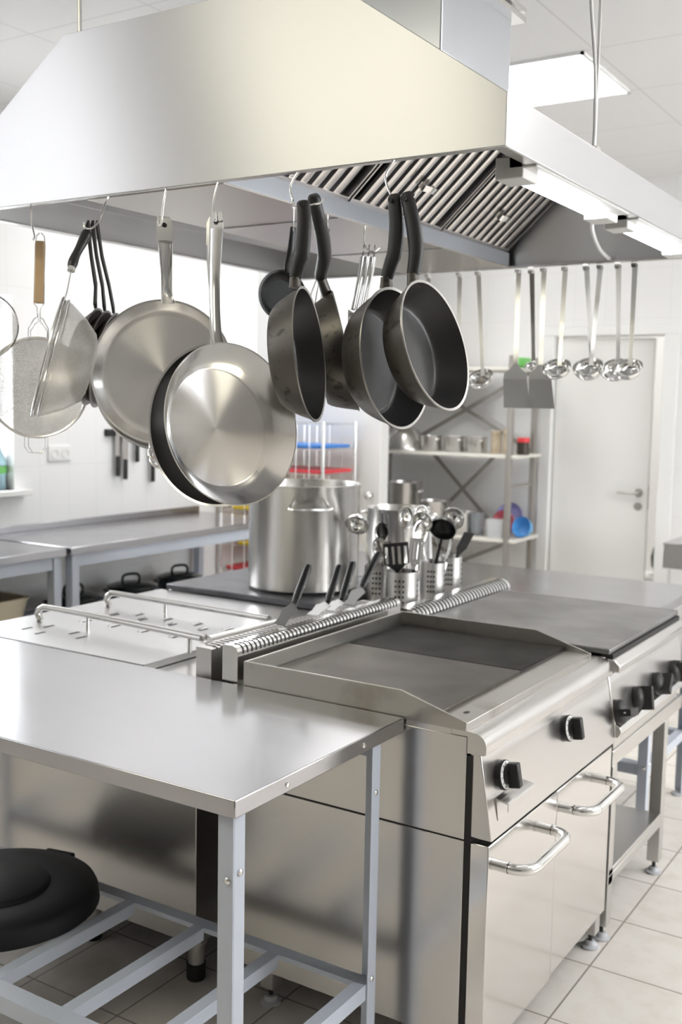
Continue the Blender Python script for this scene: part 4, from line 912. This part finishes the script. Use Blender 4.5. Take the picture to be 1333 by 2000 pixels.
# rack with coloured cutting boards
t = thing('wire_rack', 'chrome wire rack of coloured cutting boards behind the stock pot', 'rack', (-3.83, 5.40, 0))
for x in (-4.22, -3.45):
    for y in (5.24, 5.60): P(mb('wire').tube([(x, y, 0), (x, y, 1.44)], .011, 10).build('post'), t)
for z in (1.425, 1.275, 1.125, .872, .648, .485):
    b = mb('wire')
    for y in (5.24, 5.60): b.tube([(-4.22, y, z), (-3.45, y, z)], .004, 6)
    for x in (-4.22, -3.45): b.tube([(x, 5.24, z), (x, 5.60, z)], .004, 6)
    for i in range(1, 8): b.tube([(-4.22 + i * .09625, 5.24, z), (-4.22 + i * .09625, 5.60, z)], .0022, 6)
    P(b.build('rack_shelf'), t)
b = mb('wire')
for i in range(1, 8): b.tube([(-4.22 + i * .09625, 5.236, .486), (-4.22 + i * .09625, 5.236, 1.424)], .0022, 6)
for i in range(1, 8): b.tube([(-4.22 + i * .09625, 5.604, .486), (-4.22 + i * .09625, 5.604, 1.424)], .0022, 6)
P(b.build('wire_divider'), t)
for z, x0, x1, m, lb in ((1.280, -4.1, -3.47, 'blue', 'blue cutting board lying near the top of the wire rack'), (1.130, -4.1, -3.455, 'red', 'red cutting board just above the stock pot rim on the wire rack'),
                     (.877, -4.15, -3.60, 'yellow', 'yellow cutting board at counter height on the wire rack'), (.653, -4.10, -3.55, 'yellow', 'lower yellow cutting board on the wire rack'),
                     (.490, -4.19, -3.60, 'red', 'lowest red cutting board on the wire rack')):
    o = mb(m).prism(rbox2(x0, x1, 5.243, 5.595, .03), 'z', z, z + .020).build('cutting_board', bevel=.004); tag(o, lb, 'cutting board', 'cutting boards on the wire rack')

# ------------------------------------------------------------------ shelf unit at the end wall
su = thing('shelf_unit', 'grey metal shelf unit with crossed braces against the end wall, left of the door', 'shelf', (-3.13, 6.2, 0))
SX0, SX1, SY0, SY1 = -3.665, -2.60, 6.02, 6.40
for x in (SX0, SX1):
    for y in (SY0, SY1): P(mb('grey_shelf').box(x - .017, x + .017, y - .017, y + .017, 0, 1.86).build('post', bevel=.003), su)
for z in (1.79, 1.255, .735, .25): P(mb('shelf_board').box(SX0 - .01, SX1 + .05 if z < 1.7 else SX1 + .01, SY0 - .01, SY1 + .012, z - .022, z).build('shelf_board', bevel=.003), su)
for z0, z1 in ((1.27, 1.78), (.75, 1.24), (.3, .72)):
    xm = (-3.56, -2.63) if z0 != .75 else (-3.35, -2.86)
    for a, c in ((z0, z1), (z1, z0)): P(mb('grey_shelf').ribbon([(xm[0], SY1 + .022, a), (xm[1], SY1 + .022, c)] if a < c else [(xm[0], SY1 + .028, a), (xm[1], SY1 + .028, c)], (a - c, 0, xm[1] - xm[0]), .026, .004).build('brace'), su)
for z in (1.06, 1.55, .5):
    for x in (SX0, SX1): P(mb('grey_shelf').box(x - .008, x + .008, SY0, SY1, z - .008, z + .008).build('side_rail'), su)
t = thing('mixing_bowl', 'upturned steel mixing bowl at the left end of the upper shelf', 'bowl', (-3.43, 6.2, 1.256))
mb('steel').lathe([(.155, 0), (.155, .004), (.148, .02), (.125, .08), (.09, .125), (.05, .145), (0, .148)], 48).build('bowl_body', parent=t)
for x, lb in ((-3.20, 'small steel saucepan beside the upturned bowl on the upper shelf'), (-3.04, 'middle small steel saucepan on the upper shelf'), (-2.885, 'right small steel saucepan on the upper shelf, next to the cups')):
    pot('saucepan', lb, (x, 6.15, 1.256), .068, .098, 'steel', 'small saucepans on the upper shelf', (-40,), .8, False, 36, .02)
def cup_stack(x, y, h, lb):
    t = thing('cup_stack', lb, 'cups', (x, y, 1.256), group='stacked cups on the upper shelf')
    b = mb('cork'); n = int(h / .012); pr = [(0, 0)]
    for i in range(n): pr += [(.030, i * .012), (.033, i * .012 + .009), (.030, i * .012 + .0115)]
    b.lathe(pr + [(0, n * .012)], 24).build('cup_body', parent=t)
cup_stack(-2.735, 6.12, .145, 'left stack of brown cups on the upper shelf'); cup_stack(-2.665, 6.14, .165, 'right stack of brown cups on the upper shelf, by the post')
t = thing('jar', 'glass jar with a red lid at the right end of the upper shelf', 'jar', (-2.565, 6.15, 1.256))
mb('carbon').lathe([(0, 0), (.036, 0), (.038, .01), (.038, .07), (.034, .075), (0, .075)], 28).build('jar_body', parent=t)
mb('red').lathe([(.039, .075), (.039, .10), (.036, .104), (0, .104)], 28).build('jar_lid', parent=t)
o = mb('green').box(-2.53, -2.47, 6.1, 6.2, 1.791, 1.85).build('sponge', bevel=.01); o.location.x -= .08; tag(o, 'green sponge on the top shelf behind the wide turners', 'sponge')
pot('stew_pot', 'tallest steel pot at the left of the middle shelf', (-3.43, 6.22, .736), .112, .30, 'steel', 'steel pots on the middle shelf', (0, 180), .8, False, 40)
pot('stew_pot', 'medium steel pot in the middle of the middle shelf', (-3.165, 6.15, .736), .10, .195, 'steel', 'steel pots on the middle shelf', (-10, 170), .75, False, 40)
pot('stew_pot', 'small steel pot right of centre on the middle shelf', (-2.95, 6.12, .736), .078, .14, 'steel', 'steel pots on the middle shelf', (100,), .75, False, 40)
def tub(name, label, x, y, w_, d, h, m, cat):
    t = thing(name, label, cat, (x, y, .736)); b = mb(m); o_ = rbox2(-w_ / 2, w_ / 2, -d / 2, d / 2, .015); n = len(o_)
    b.add([(px * .9, py * .9, 0) for px, py in o_] + [(px, py, h) for px, py in o_] + [(px * .95, py * .95, h) for px, py in o_] + [(px * .86, py * .86, .004) for px, py in o_],
          [tuple(range(n))[::-1], tuple(range(3 * n, 4 * n))] + [(k * n + i, k * n + (i + 1) % n, (k + 1) * n + (i + 1) % n, (k + 1) * n + i) for k in range(3) for i in range(n)])
    b.build('tub_body', parent=t)
tub('food_container', 'narrow clear plastic container next to the small pot on the middle shelf', -2.835, 6.10, .06, .1, .14, 'glassy', 'container')
tub('food_container', 'wide clear plastic container in front of the coloured bowls', -2.685, 6.06, .125, .075, .115, 'frosty', 'container')
for x, y, r, tilt, m, lb in ((-2.72, 6.32, .10, 70, 'violet', 'violet plastic bowl leaning upright on the middle shelf'), (-2.71, 6.20, .080, 72, 'pale_red', 'red plastic bowl leaning inside the violet one'), (-2.565, 6.16, .066, 72, 'pale_blue', 'bright blue plastic bowl at the right end of the middle shelf')):
    t = thing('plastic_bowl', lb, 'bowl', (x, y, .738 + r), frame((-.15, -1, .25), (0, 0, 1)), 'coloured plastic bowls')
    mb(m).lathe([(r, 0), (r * .98, -.015), (r * .75, -.06), (r * .4, -.072), (0, -.074), (0, -.070), (r * .4, -.068), (r * .72, -.057), (r * .95, -.014), (r * .97, 0)], 40, closed=False).build('bowl_body', parent=t)

# counter at the right end of the room
t = thing('sink_counter', 'steel counter with a deep front at the right edge by the far wall', 'counter', (-.8, 5.75, 0))
P(mb('satin').box(-1.472, -.1, 5.40, 6.10, .745, .868).build('apron', bevel=.003), t)
P(mb('top').box(-1.475, -.1, 5.395, 6.10, .868, .875).build('worktop', bevel=.001), t)
for x in (-1.0, -.15):
    for y in (5.5, 6.05): P(mb('paint').box(x - .02, x + .02, y - .02, y + .02, 0, .745).build('leg'), t)
